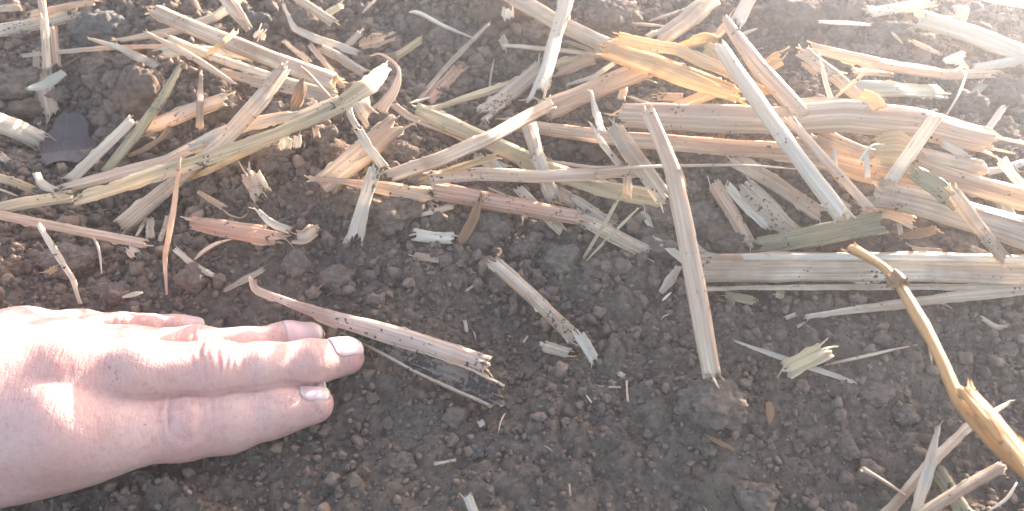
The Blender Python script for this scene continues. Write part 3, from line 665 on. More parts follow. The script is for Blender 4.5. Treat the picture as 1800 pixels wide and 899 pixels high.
S(ST, 'H', 'grey', 16, [(562, 82, 14), (600, 102, 12), (645, 132, 10)], 'weathered grey stalk behind the broad green tip')
S(CH, 'F', 'white', 19, [(500, 262, 10), (504, 238, 14)], 'left small whitish chip on the mound below the left pile', ends=(.4, .4))
S(CH, 'F', 'white', 11, [(522, 262, 9), (524, 236, 12)], 'right small whitish chip on the mound below the left pile', ends=(.4, .4))
S(CH, 'F', 'pink', 9, [(553, 222, 12), (557, 244, 9)], 'tiny pinkish chip on the mound left of the wide tan straw')
S(SN, 'S', 'tan', 6, [(528, 116, 26), (552, 140, 28), (588, 178, 33)], 'thin tan thread over the broad green tipped strip')
S(SN, 'F', 'tan', 8, [(496, 70, 17), (512, 84, 18), (546, 110, 17)], 'small tan splinter above the long frayed stalk', ends=(1.4, .5))
S(CH, 'F', 'white', 18, [(452, 70, 28), (462, 50, 32)], 'small white flake on top of the long frayed stalk')
S(SN, 'S', 'pale', 4, [(868, 105, 12), (862, 140, 8), (860, 175, 5)], 'thin upright stem behind the long greenish straw')
S(CH, 'S', 'white', 6, [(720, 182, 11), (762, 170, 8)], 'small white splinter right of the curled tendril')
S(CH, 'F', 'pale', 13, [(832, 270, 12), (876, 302, 9)], 'pale chip between the crossing straws at the centre', ends=(.8, .8))
S(CH, 'F', 'white', 16, [(870, 290, 10), (900, 302, 9)], 'small white torn chip right of the pale centre chip', ends=(.8, .8))
S(SP, 'F', 'white', 12, [(858, 270, 13), (885, 310, 9)], 'narrow bluish white strip among the centre chips')
S(SP, 'F', 'pale', 12, [(880, 60, 10), (893, 88, 8)], 'small pale curl at the top left of the thick stalk', ends=(.8, 1))
S(LF, 'X', 'white', 22, [(893, 6, 16), (892, 42, 12)], 'ring shaped white husk at the top edge left of the thick stalk', ends=(.6, .8))

# ---- centre and upper right pile
S(ST, 'T', 'pale', 27, [(885, -14, 24), (985, 42, 27), (1074, 86, 30)], 'thick pale stalk from the top edge running to the golden husk')
S(SP, 'H', 'white', 24, [(1000, -14, 36), (975, 68, 36), (960, 125, 32), (938, 186, 27)], 'upright white straw split into two prongs at its lower end', wprof=(1, .9, .9, 1.05), ends=(.3, 2.2))
S(ST, 'H', 'gold', 40, [(1060, 82, 38), (1140, 112, 37), (1225, 140, 34), (1312, 172, 28)], 'broad golden husk of straw at the upper centre', pith='gold', wprof=(1.05, 1, .9, .7))
S(SP, 'F', 'gold', 24, [(1082, 66, 44), (1190, 88, 43), (1285, 128, 39), (1352, 170, 33)], 'yellow strip lying on top of the broad golden husk', pith='gold', wprof=(.9, 1, .9, .8))
S(ST, 'T', 'tan', 36, [(1160, 112, 24), (1060, 152, 22), (945, 200, 18)], 'orange tan stalk passing under the broad golden husk')
S(ST, 'H', 'pale', 32, [(1262, -12, 22), (1205, 38, 22), (1148, 76, 22)], 'wide pale straw behind the golden husk running up to the top edge')
S(SP, 'C', 'gold', 16, [(1187, 86, 32), (1212, 76, 40), (1245, 68, 42), (1262, 78, 38)], 'curled golden rind above the golden husk', pith='gold', ends=(.8, .8))
S(LF, 'X', 'gold', 26, [(1235, 82, 42), (1255, 96, 40), (1250, 116, 36)], 'folded orange leaf flap beneath the curled golden rind', ends=(.3, .4))
S(CH, 'H', 'pale', 14, [(1232, 70, 28), (1262, 62, 33), (1280, 40, 36)], 'short pale rind piece joining the pink white stalk')
S(ST, 'T', 'pink', 28, [(1270, 30, 38), (1330, 115, 38), (1420, 212, 34)], 'rosy stalk slanting down right of the golden husk', wprof=(.6, .95, 1.05, 1.05), ends=(1.3, .5))
S(ST, 'T', 'white', 25, [(1262, 78, 50), (1350, 205, 48), (1486, 388, 32)], 'long bleached white stalk crossing over the whole right pile', ends=(.5, .5))
S(ST, 'H', 'white', 22, [(1322, -14, 16), (1292, 46, 12)], 'short bluish white stalk at the top edge right of centre', ends=(.4, .9))
S(ST, 'T', 'pink', 45, [(1082, 202, 27), (1230, 208, 30), (1360, 212, 31), (1490, 205, 34), (1610, 218, 32), (1752, 252, 26)], 'long thick rosy white stalk lying level across the right pile', ends=(.8, 1.0), wprof=(.9, 1, 1, 1.15, 1, .85))
S(ST, 'H', 'tan', 28, [(878, 214, 16), (1000, 232, 18), (1100, 244, 18), (1300, 260, 18), (1420, 268, 18)], 'long orange tan stalk just under the level rosy one', wprof=(.8, .9, 1, 1, 1.1))
S(SP, 'H', 'pale', 32, [(1068, 203, 36), (1105, 262, 32), (1172, 352, 17)], 'pale straw with pointed split top leaning over the tan stalk', ends=(1.6, .4), wprof=(.7, 1, .9))
S(SN, 'F', 'white', 12, [(1038, 158, 33), (1047, 195, 32), (1058, 235, 29)], 'upright pointed white prong beside the leaning split straw', wprof=(.25, 1, .9))
S(SP, 'F', 'pale', 11, [(1038, 216, 31), (1062, 258, 29), (1094, 296, 24)], 'narrow strip left of the leaning split straw', wprof=(.4, .9, 1))
S(ST, 'T', 'pink', 26, [(1138, 192, 54), (1182, 300, 48), (1203, 400, 38), (1222, 500, 26), (1252, 668, 8)], 'long pale stalk leaning steeply from the pile down onto bare soil', wprof=(.8, .9, 1.1, 1.1, 1.1, 1.0), ends=(.4, .5))
S(CH, 'F', 'pale', 9, [(1192, 295, 50), (1206, 332, 44)], 'small sliver peeling off the leaning stalk', ends=(.8, .5))
S(SN, 'S', 'pale', 8, [(880, 79, 14), (970, 87, 16), (1062, 97, 18)], 'thin pale stem running level behind the upright white straw')
S(SN, 'S', 'pale', 7, [(993, 72, 20), (1022, 82, 20), (1048, 92, 20)], 'short pale stem under the thick pale stalk')
S(SP, 'F', 'tan', 24, [(1048, 100, 14), (1010, 112, 12), (972, 128, 10)], 'tan slab end behind the upright white straw', ends=(.3, .5))
S(SN, 'F', 'white', 9, [(1082, 110, 27), (1045, 135, 20), (994, 150, 15)], 'white splinter across the orange tan stalk', wprof=(1, 1, .4), ends=(.6, 1.2))
S(SP, 'H', 'tan', 18, [(1275, 156, 22), (1230, 172, 20), (1182, 190, 18)], 'tan straw end just above the level rosy stalk')
S(CH, 'F', 'pale', 15, [(1153, 170, 12), (1202, 172, 12)], 'small pale block of straw above the level rosy stalk', ends=(.4, .4))
S(CH, 'F', 'white', 12, [(1098, 148, 17), (1092, 178, 14)], 'tiny upright white chip under the golden husk')
S(SN, 'S', 'pale', 5, [(1098, 168, 16), (1140, 182, 17), (1180, 190, 18)], 'curved thin stem below the golden husk')
S(ST, 'H', 'pale', 23, [(928, 215, 26), (950, 290, 20), (978, 362, 9)], 'upright pale strip behind the flat centre straw', ends=(.5, .9))
S(SN, 'S', 'tan', 6, [(962, 282, 20), (1040, 294, 21), (1120, 292, 21)], 'thin tan thread just above the level thin stem')
S(SN, 'S', 'pale', 6, [(1046, 300, 30), (1150, 293, 33), (1300, 291, 30), (1405, 298, 26)], 'long thin level stem crossing behind the leaning stalk')
S(ST, 'T', 'pink', 23, [(748, 314, 17), (840, 306, 18), (940, 310, 18), (1052, 306, 17)], 'level rosy tan stalk at the centre, end torn', ends=(.9, .4))
S(SP, 'F', 'tan', 19, [(1044, 306, 19), (1152, 300, 22)], 'flat tan continuation right of the level rosy tan stalk', ends=(.3, .5))
S(ST, 'T', 'rose', 30, [(752, 332, 12), (850, 352, 12), (940, 368, 12), (1026, 384, 12)], 'red tinged stalk just below the level rosy tan one', wprof=(1.05, 1, .95, .85), ends=(.5, .4))
S(ST, 'H', 'pale', 26, [(1018, 382, 12), (1080, 415, 9), (1148, 450, 6)], 'pale speckled straw end continuing from the red tinged stalk', wprof=(.8, 1, .95), ends=(.4, .6))
S(ST, 'H', 'tan', 22, [(534, 312, 12), (612, 320, 11), (690, 332, 10), (762, 344, 9)], 'tan straw tapering to the left below the wide tan straw', wprof=(.3, .45, 1.1, 1.1))
S(SP, 'H', 'grey', 24, [(972, 338, 9), (1020, 360, 8), (1078, 402, 6)], 'grey brown strip in the shade behind the red tinged stalk')
S(SP, 'F', 'pale', 18, [(905, 328, 13), (950, 370, 9), (992, 412, 6)], 'pale strip poking out below the red tinged stalk', ends=(.5, .9))
S(SN, 'S', 'olive', 7, [(1093, 338, 22), (1066, 388, 17), (1024, 456, 6)], 'left one of the two thin crossed stems stuck in the soil')
S(SN, 'S', 'olive', 6, [(1123, 365, 19), (1078, 410, 14), (1027, 462, 5)], 'right one of the two thin crossed stems stuck in the soil')
S(CH, 'F', 'tan', 16, [(1102, 308, 22), (1104, 352, 14)], 'small hanging tan fibre tuft below the flat tan straw', ends=(.3, 1.3))
S(CH, 'F', 'white', 16, [(1126, 366, 9), (1148, 404, 6)], 'small white pointed chip left of the leaning stalk', wprof=(1, .8, .3))
S(CH, 'F', 'white', 12, [(1150, 418, 9), (1180, 440, 8), (1216, 468, 7)], 'white strip ending behind the leaning stalk', wprof=(.5, .9, 1.1))
S(CH, 'F', 'grey', 11, [(1218, 428, 9), (1248, 455, 7)], 'small grey strip right behind the leaning stalk')
S(LF, 'X', 'grey', 17, [(1195, 466, 9), (1178, 492, 8), (1160, 516, 6)], 'folded grey leaf piece left of the leaning stalk', wprof=(.6, 1.1, .5), ends=(.2, .2))
S(SN, 'S', 'pale', 5, [(1164, 529, 5), (1181, 513, 6)], 'tiny pale splinter below the folded grey leaf piece')
S(CH, 'F', 'pink', 11, [(1064, 495, 4), (1092, 506, 4)], 'tiny pinkish flake on the soil right of the angular clod', ends=(.8, .8))

# ---- right pile
S(SP, 'H', 'tan', 22, [(1252, 318, 14), (1290, 378, 9), (1322, 442, 5)], 'tan strip with split foot right of the leaning stalk', ends=(.7, 1.5))
S(SP, 'F', 'white', 15, [(1274, 322, 16), (1310, 362, 12), (1352, 402, 9)], 'white edged strip beside the tan split foot strip')
S(ST, 'F', 'grey', 34, [(1300, 318, 17), (1345, 362, 13), (1396, 412, 9)], 'broad grey strip with ragged top below the long thin stem', ends=(.6, .3))
S(SP, 'H', 'pale', 25, [(1282, 276, 14), (1360, 320, 12), (1448, 382, 8)], 'dirt speckled pale strip passing under the bleached white stalk', ends=(.9, .6))
S(ST, 'H', 'green', 37, [(1326, 436, 11), (1450, 412, 17), (1562, 388, 22)], 'thick green stalk piece in the lower part of the right pile', pith='olive', ends=(.5, .5), wprof=(.75, 1, 1))
S(ST, 'H', 'pale', 50, [(1216, 472, 13), (1400, 470, 13), (1600, 468, 13), (1840, 476, 12)], 'long rosy split stalk lying level along the bottom of the right pile', ends=(.2, .2))
S(SP, 'H', 'white', 11, [(1300, 452, 18), (1500, 452, 19), (1700, 453, 19), (1840, 458, 19)], 'white upper rind running along the long split bottom stalk')
S(SN, 'F', 'pale', 12, [(1233, 508, 9), (1420, 505, 9), (1640, 504, 9), (1840, 510, 9)], 'slender pale strip lying just below the long split bottom stalk', wprof=(.5, .8, .9, 1.4))
S(SP, 'F', 'pale', 18, [(1412, 558, 6), (1600, 532, 8), (1700, 520, 9), (1820, 510, 9)], 'pale tapering strip on bare soil below the long bottom stalk', wprof=(.4, .9, 1, .8))
S(ST, 'T', 'pale', 50, [(1515, 332, 26), (1640, 362, 26), (1840, 424, 24)], 'thick tan stalk with white top leaving at the right edge', ends=(.7, .2))
S(LF, 'F', 'green', 32, [(1600, 296, 38), (1645, 325, 37), (1690, 366, 34)], 'grey green leaf folded over the thick tan stalk', wprof=(.7, 1, 1, .8), ends=(.6, .8), pith='green')
S(SP, 'H', 'pale', 22, [(1672, 330, 42), (1715, 390, 34), (1768, 458, 19)], 'pale strip slanting over the thick tan stalk near the right edge')
S(ST, 'H', 'tan', 38, [(1600, 290, 26), (1700, 322, 25), (1840, 362, 22)], 'golden straw above the thick tan stalk at the right edge')
S(ST, 'T', 'pale', 30, [(1560, 268, 24), (1640, 278, 26), (1728, 300, 22)], 'pale stalk with open broken end under the level rosy stalk', ends=(.3, .2))
S(SP, 'H', 'white', 22, [(1650, 198, 50), (1605, 262, 44), (1558, 328, 36)], 'short white upright stalk standing in front of the right pile', ends=(.7, .7))
S(LF, 'X', 'gold', 52, [(1528, 266, 30), (1575, 262, 33), (1618, 268, 33)], 'translucent golden leaf glowing in the right pile', ends=(.3, .3), wprof=(.6, 1, 1, .7))
S(ST, 'H', 'pink', 14, [(1386, 208, 44), (1450, 280, 38), (1532, 372, 28)], 'thin rosy stalk beside the long bleached white one', ends=(.5, 1))
S(SN, 'F', 'pale', 8, [(1395, 212, 40), (1430, 262, 36), (1484, 330, 30)], 'narrow splinter between the bleached white stalk and the thin rosy one', wprof=(.4, 1, .8))
S(ST, 'H', 'tan', 56, [(1390, 255, 18), (1510, 285, 19), (1650, 318, 18)], 'broad orange tan straw at the heart of the right pile')
S(ST, 'H', 'pale', 24, [(1430, 232, 24), (1520, 270, 26), (1640, 302, 25)], 'pale straw slanting under the level rosy stalk')
S(SP, 'F', 'white', 16, [(1756, 278, 34), (1790, 320, 32), (1830, 350, 30)], 'white and gold strip end at the right edge')
S(SP, 'F', 'white', 13, [(1730, 304, 16), (1830, 278, 16)], 'bluish white strip end at the right edge above the golden straw')
S(SP, 'F', 'tan', 26, [(1510, 360, 17), (1560, 372, 16), (1622, 396, 12)], 'orange strip showing under the thick tan stalk', ends=(.6, .9))
S(SP, 'F', 'brown', 16, [(1580, 418, 10), (1652, 402, 14)], 'red brown leaf strip below the thick tan stalk', wprof=(.4, 1, .8))
S(CH, 'F', 'pale', 8, [(1580, 392, 14), (1586, 418, 9)], 'tiny bright fibre under the orange strip')
S(SP, 'H', 'white', 24, [(1755, 322, 12), (1776, 394, 9)], 'pale upright strip in the shade near the right edge')
S(SN, 'F', 'tan', 6, [(1700, 375, 30), (1760, 392, 24)], 'thin tan fibre resting on the thick tan stalk')
S(SP, 'F', 'white', 16, [(1655, 250, 30), (1704, 280, 24)], 'white ragged flake below the right end of the level rosy stalk', ends=(.5, 1.2))
S(SN, 'S', 'white', 7, [(1745, 240, 26), (1775, 247, 24), (1830, 258, 20)], 'thin white tail at the right end of the level rosy stalk')
S(CH, 'F', 'white', 8, [(1465, 262, 36), (1472, 312, 28)], 'left hanging white fibre in the right pile', ends=(.4, 1))
S(CH, 'F', 'white', 8, [(1522, 270, 36), (1526, 316, 30)], 'right hanging white fibre in the right pile', ends=(.4, 1))
S(SN, 'S', 'white', 5, [(1506, 290, 40), (1530, 258, 42), (1556, 254, 40)], 'curved white fibre next to the golden leaf')
S(SP, 'F', 'pale', 12, [(1440, 340, 24), (1475, 352, 22), (1500, 372, 19)], 'ragged pale fibre bundle at the foot of the bleached white stalk', ends=(1, 1.5))
S(SP, 'F', 'pale', 16, [(1600, 440, 12), (1660, 448, 11)], 'pale chip lying on the long bottom stalk', ends=(.8, .8))
S(CH, 'F', 'white', 11, [(1700, 432, 12), (1736, 448, 10)], 'white torn flake between the thick tan stalk and the bottom stalk', ends=(1, 1))

# ---- top right
S(ST, 'H', 'tan', 22, [(1415, 82, 20), (1545, 112, 19), (1660, 130, 18), (1748, 130, 17)], 'long orange rosy stalk in the glare at the top right', wprof=(.7, 1, 1, .7))
S(ST, 'H', 'grey', 23, [(1408, 88, 20), (1470, 135, 17), (1532, 188, 13)], 'grey pale stalk leaving the left end of the long orange rosy one')
S(SP, 'H', 'mint', 30, [(1496, 156, 11), (1580, 156, 11), (1662, 162, 9)], 'pale green grey strip below the long orange rosy stalk', ends=(.5, .9))
S(ST, 'T', 'white', 31, [(1602, 28, 20), (1700, 58, 19), (1840, 112, 17)], 'thick white stalk in the glare of the top right corner', ends=(.8, .2))
S(ST, 'H', 'white', 16, [(1708, 122, 17), (1840, 96, 18)], 'bluish white stalk at the right edge in the glare')
S(ST, 'H', 'white', 18, [(1518, 24, 14), (1640, 4, 15)], 'white stalk end at the top edge left of the thick white one', ends=(1.1, .8))
S(SN, 'F', 'white', 9, [(1440, 92, 26), (1450, 140, 24), (1464, 186, 22)], 'ragged upright white splinter crossing the grey pale stalk', wprof=(.3, .8, 1), ends=(.5, .8))
S(SN, 'S', 'pale', 7, [(1548, 106, 30), (1505, 140, 24), (1464, 176, 18)], 'thin stem slanting across the long orange rosy stalk')
S(SN, 'S', 'pale', 5, [(1700, 128, 24), (1684, 168, 20), (1658, 212, 14)], 'very thin stem hanging down in the right glare')
S(CH, 'F', 'white', 11, [(1766, 186, 14), (1735, 230, 8)], 'small grey white strip near the right edge in the glare')
S(CH, 'F', 'mint', 14, [(1732, 142, 11), (1708, 172, 8)], 'small pale green chip below the fluffy tuft')
S(LF, 'X', 'white', 34, [(1660, 112, 25), (1692, 104, 29), (1712, 118, 27)], 'fluffy white torn tuft on the long orange rosy stalk', ends=(1, 1))
S(CH, 'X', 'pale', 20, [(1688, 6, 24), (1692, 22, 24), (1682, 40, 22)], 'curled cream chip above the thick white stalk', ends=(.2, .2))
S(SN, 'S', 'white', 5, [(1566, 56, 14), (1588, 78, 10)], 'tiny white stem on the crumbly clod at the top right')
S(SN, 'S', 'tan', 9, [(1602, 72, 12), (1658, 98, 9)], 'tan twig under the thick white stalk')
S(SN, 'S', 'white', 8, [(1438, 38, 18), (1486, 40, 18), (1530, 44, 16)], 'level white splinter on the clods at the top right')
S(CH, 'H', 'tan', 13, [(1496, 125, 13), (1572, 130, 12)], 'short tan stalk piece between the orange rosy stalk and the green grey strip')
S(CH, 'F', 'gold', 24, [(1340, 122, 34), (1396, 88, 36)], 'golden splintered straw end beside the rosy slanting stalk', ends=(.4, 2.0), pith='gold')
S(SP, 'F', 'white', 14, [(1726, -6, 20), (1830, 12, 20)], 'white strip end in the very top right corner')
S(SP, 'F', 'pale', 12, [(1380, 180, 24), (1440, 176, 25), (1500, 180, 24)], 'pale strip lying behind the level rosy stalk')
S(LF, 'X', 'gold', 26, [(1510, 168, 34), (1535, 180, 38), (1548, 196, 38)], 'cream leaf loop on top of the level rosy stalk', ends=(.2, .2))
S(SN, 'S', 'grey', 6, [(1140, 38, 12), (1190, 22, 12), (1232, 4, 12)], 'thin grey stem at the top edge behind the wide pale straw')
S(SN, 'S', 'pale', 6, [(1105, 42, 14), (1168, 46, 14)], 'short level stem behind the wide pale straw')
S(SN, 'S', 'grey', 6, [(1298, 64, 12), (1332, 50, 11)], 'short grey stem right of the rosy slanting stalk top')
S(CH, 'F', 'pale', 10, [(1410, 112, 12), (1436, 132, 10)], 'small pale sliver left of the grey pale stalk', ends=(.6, .6))

# ---- foreground
def double_straw():
    root = bpy.data.objects.new('split_straw', None); COL.objects.link(root); root.location = at(470, 515, 0)
    tag(root, 'long split straw smeared with soil whose curled tip rests above the fingertips', 'straw', GROUPS[ST])
    build_strip('upper_half', [(444, 486, 22), (448, 508, 17), (520, 536, 15), (600, 562, 14), (750, 606, 12), (872, 648, 10)], 33, 'H', [SM['smeared'], SM['pith']], 31, root, ends=(.4, .7), wprof=(.25, .45, .8, 1, 1, 1))
    build_strip('lower_half', [(598, 576, 9), (680, 610, 10), (780, 656, 9), (890, 704, 7)], 40, 'C', [SM['dirty'], SM['pale']], 32, root, ends=(.5, .5), wprof=(.35, .6, .9, .95))
double_straw()
S(ST, 'H', 'pale', 23, [(862, 456, 11), (935, 520, 9), (1018, 600, 7)], 'short tan stalk lying alone on bare soil right of the split straw', ends=(.7, .5))
S(CH, 'F', 'white', 16, [(1010, 580, 11), (1030, 606, 8), (1048, 642, 5)], 'torn bluish white tip on the lower end of the short tan stalk', ends=(.9, 1))
S(CH, 'H', 'pale', 17, [(953, 606, 5), (1004, 621, 5)], 'tiny stubby straw piece left of the torn white tip', ends=(.4, .4))
S(CH, 'F', 'tan', 5, [(951, 600, 5), (952, 610, 5)], 'speck sized chip at the left end of the tiny stubby piece')
S(CH, 'H', 'white', 20, [(724, 412, 8), (765, 418, 8), (804, 419, 7)], 'short white straw piece in the middle of the soil', ends=(.5, .8))
S(CH, 'F', 'tan', 15, [(724, 450, 6), (786, 458, 6)], 'short tan straw piece below the short white one', ends=(.6, 1))
S(CH, 'F', 'pale', 11, [(734, 380, 8), (798, 362, 9)], 'thin tan chip above the short white straw piece', wprof=(.5, .9, 1.1))
S(CH, 'F', 'brown', 16, [(846, 342, 18), (832, 386, 14), (806, 432, 7)], 'orange brown splinter leaning on the red tinged stalk', wprof=(.3, .8, 1.1, .9), pith='brown')
TINY = [(818, 512, 833, 502, 4, 'pale'), (844, 738, 850, 750, 8, 'white'), (1044, 679, 1092, 681, 3, 'pale'), (1101, 668, 1103, 706, 3, 'tan'), (1086, 655, 1098, 662, 9, 'white'),
        (762, 816, 802, 808, 4, 'pale'), (817, 562, 821, 584, 6, 'pale'), (1001, 850, 1003, 872, 3, 'pale'), (298, 845, 338, 868, 6, 'tan'), (1030, 694, 1040, 708, 3, 'white'),
        (690, 210, 712, 224, 5, 'pale'), (720, 505, 742, 500, 4, 'grey'), (1290, 545, 1320, 552, 5, 'grey'), (1105, 505, 1120, 498, 4, 'pale'), (920, 602, 928, 590, 3, 'tan'),
        (300, 640, 301, 641, 2, 'tan'), (1400, 575, 1416, 566, 7, 'pale'), (1380, 560, 1400, 552, 8, 'pale'), (1668, 632, 1671, 646, 6, 'white'), (575, 520, 600, 505, 3, 'brown')]
for (x0, y0, x1, y1, w, c) in TINY:
    if y0 == 640: continue
    S(CH, 'F', c, w, [(x0, y0, 4), (x1, y1, 4)], 'tiny loose sliver of straw on the open soil', ends=(.4, .4), thick=0.0003)['group'] = 'tiny straw slivers on the soil'
S(CH, 'H', 'white', 15, [(820, 868, 7), (838, 912, 4)], 'whitish chip cut by the bottom edge of the photo', ends=(.5, .5))
S(SN, 'F', 'white', 9, [(1290, 599, 8), (1395, 636, 8), (1504, 673, 5)], 'long white sliver lying under the tan chip', wprof=(.3, .8, 1, 1, .6))
S(CH, 'F', 'olive', 30, [(1378, 652, 11), (1456, 610, 12)], 'rectangular tan chip laid across the long white sliver', ends=(.4, .6))
S(SN, 'S', 'pale', 6, [(1448, 643, 6), (1540, 622, 7), (1614, 606, 6)], 'thin pale splinter right of the tan chip')
S(CH, 'F', 'olive', 14, [(1268, 518, 5), (1332, 530, 4)], 'small tan chip below the slender pale strip', ends=(.9, .9))
S(CH, 'F', 'olive', 14, [(1362, 516, 5), (1380, 522, 4)], 'small yellowish scrap below the slender pale strip', ends=(.4, .4))
S(LF, 'X', 'brown', 15, [(1350, 704, 5), (1354, 726, 5), (1352, 748, 4)], 'small brown leaf scrap right of the big flat clod', wprof=(.6, 1, .2), ends=(.2, .1))
S(SN, 'F', 'brown', 8, [(1236, 762, 5), (1262, 776, 6), (1294, 793, 4)], 'small brown splinter below the big flat clod', wprof=(.2, .8, 1, .6), ends=(.4, 1))
S(ST, 'F', 'white', 15, [(1650, 746, 16), (1635, 820, 13), (1606, 912, 8)], 'pointed white stick crossing on top in the bottom right corner', wprof=(.25, 1, 1.1, 1.1))
S(SP, 'F', 'pale', 16, [(1780, 704, 8), (1700, 752, 10), (1630, 818, 9), (1552, 912, 5)], 'longest pale stick running behind the pointed white one', wprof=(.3, 1, 1, 1.1))
S(SP, 'H', 'pale', 18, [(1768, 816, 16), (1690, 860, 15), (1600, 915, 12)], 'pale stick lowest of the crossed ones in the bottom right corner')
S(ST, 'H', 'green', 24, [(1640, 815, 6), (1672, 862, 6), (1704, 915, 5)], 'greenish stem lying under the crossed sticks')
S(SN, 'S', 'pale', 9, [(1514, 824, 10), (1534, 834, 9), (1560, 850, 8), (1594, 872, 7)], 'knobbed twig left of the crossed sticks', wprof=(1.4, .9, .7, .7, .4))
S(SN, 'S', 'white', 6, [(1788, 848, 8), (1768, 878, 7), (1735, 900, 6)], 'thin stem end at the right of the crossed sticks')
S(SN, 'S', 'grey', 9, [(1722, 556, 7), (1752, 576, 6), (1776, 572, 5)], 'bent grey twig right of the golden stem')
S(SN, 'S', 'brown', 3, [(640, 600, 5), (656, 630, 5), (662, 664, 4)], 'thin root fibre in front of the middle fingertip')
S(SN, 'S', 'tan', 3, [(888, 726, 5), (880, 742, 6), (876, 762, 4)], 'short curly root fibre below the split straw')
S(SN, 'S', 'brown', 3, [(554, 520, 5), (562, 505, 7), (582, 492, 6)], 'thin arched root fibre above the split straw')

def golden_stem():
    root = bpy.data.objects.new('golden_stem', None); COL.objects.link(root); root.location = at(1800, 840, 0)
    tag(root, 'tall golden jointed stem rising out of focus in front at the right', 'stem')
    a = [(1494, 430, 52), (1522, 446, 54), (1556, 468, 56), (1582, 500, 58), (1622, 570, 62), (1658, 640, 66), (1690, 705, 69), (1750, 775, 73), (1840, 870, 80)]
    build_strip('stalk', a, 22, 'T', [SM['amber'], SM['amber']], 41, root, ends=(.5, .2), wprof=(1.0, .75, .85, 1.1, .85, .95, 1.1, .95, 1.0), wob=1.6)
    build_strip('node', [(1570, 484, 57), (1578, 493, 58), (1587, 502, 58.6)], 31, 'T', [SM['brown'], SM['brown']], 42, root, ends=(.1, .1), wprof=(.85, 1.05, .85))
    build_strip('leaf_sheath', [(1694, 680, 72), (1735, 730, 76), (1790, 800, 80), (1850, 872, 84)], 34, 'H', [SM['amber'], SM['amber']], 43, root, ends=(.7, .2), wprof=(.8, 1, 1, 1))
    build_strip('side_shoot', [(1628, 575, 63), (1634, 605, 63), (1638, 640, 63)], 8, 'S', [SM['gold']], 44, root, ends=(.2, .2), wprof=(1, .8, .3))
golden_stem()

# small chaff nobody could count
cv, cf, cu, coff = [], [], [], 0
CX, CY = scatter(620)
CHZ = h0(CX, CY) + rough_h(np.stack([CX, CY, 0 * CX], 1))
for k in range(len(CX)):
    x, y = float(CX[k]), float(CY[k])
    L = random.uniform(0.0015, 0.006); wd = random.uniform(0.00015, 0.00045); an = random.uniform(0, math.pi)
    if y < 0.31 and random.random() < 0.85: continue
    z = float(CHZ[k]) + 0.0016
    d = np.array([math.cos(an), math.sin(an), random.uniform(-.3, .3)]); b = np.array([-math.sin(an), math.cos(an), random.uniform(-.4, .4)])
    c0 = np.array([x, y, z]); n_ = np.cross(d, b)
    pts = []
    for i, t in enumerate((-.5, -.15, .2, .5)):
        bow = n_ * (0.12 * L * (1 - 4 * t * t)); w_ = wd * (0.5 if i in (0, 3) else 1)
        for (sb, sn) in ((-1, 0), (0, .5), (1, 0), (0, -.3)): pts.append(c0 + d * L * t + bow + b * w_ * sb + n_ * w_ * sn)
    cv += pts
    for i in range(3):
        for j in range(4): cf.append([coff + i*4 + j, coff + i*4 + (j+1) % 4, coff + (i+1)*4 + (j+1) % 4, coff + (i+1)*4 + j])
    for i in range(4):
        for j in range(4): cu.append([k * .03 + i * L / 3, j * wd])
    cf += [[coff, coff+3, coff+2, coff+1], [coff+12, coff+13, coff+14, coff+15]]; coff += 16
tag(link('straw_chaff', mesh_np('straw_chaff', np.array(cv), np.array(cf), [SM['tan']], uv=np.array(cu))), 'fine straw chaff scattered through the soil', 'chaff', kind='stuff')

# ------------------------------------------------------------------ hand (signed distance field -> surface nets)
def rc(P, a, b, r1, r2):
    """round cone distance"""
    ba = b - a; l2 = ba @ ba; rr = r1 - r2; a2 = l2 - rr * rr; il2 = 1 / l2
    pa = P - a; y = pa @ ba; z = y - l2
    q = pa * l2 - y[:, None] * ba; x2 = np.einsum('ij,ij->i', q, q); y2 = y * y * l2; z2 = z * z * l2
    k = np.sign(rr) * rr * rr * x2
    out = (np.sqrt(x2 * a2 * il2) + y * rr) * il2 - r1
    m1 = np.sign(z) * a2 * z2 > k; m2 = np.sign(y) * a2 * y2 < k
    out = np.where(m2, np.sqrt(x2 + y2) * il2 - r1, out)
    out = np.where(m1, np.sqrt(x2 + z2) * il2 - r2, out)
    return out
def smin(a, b, k):
    h = np.clip(0.5 + 0.5 * (b - a) / k, 0, 1); return b * (1 - h) + a * h - k * h * (1 - h)
def J(px, py, lift, rpx):
    p = at(px, py, lift); return (p, rpx * depth(p) / FPX)
FING = {
 'index':  [J(95, 752, 27, 78), J(210, 756, 20, 69), J(322, 745, 15, 63), J(400, 736, 13, 58), J(478, 718, 11, 49.5), J(553, 712, 8.5, 33)],
 'middle': [J(120, 658, 32, 66), J(240, 650, 31, 52), J(375, 650, 24, 47.5), J(460, 646, 20, 42), J(545, 637, 15, 38.5), J(607, 627, 10, 33)],
 'ring':   [J(110, 618, 26, 56), J(230, 618, 20, 42), J(345, 616, 14, 38.5), J(430, 614, 11, 35), J(500, 603, 8, 34), J(544, 597, 6, 28)],
 'little': [J(40, 592, 16, 48), J(140, 584, 11, 37), J(215, 583, 7, 31), J(265, 582, 5, 26), J(310, 580, 3, 22), J(342, 577, 1, 18)],
}
WR = {'index': J(-240, 740, 36, 82), 'middle': J(-240, 680, 42, 80), 'ring': J(-240, 640, 36, 74), 'little': J(-230, 620, 26, 62)}
THUMB = [J(-230, 785, 20, 86), J(-60, 800, 15, 66), J(60, 786, 14, 52), J(170, 778, 16, 52)]
ARM = [J(-380, 700, 34, 110), J(-900, 690, 60, 150)]
fl = []
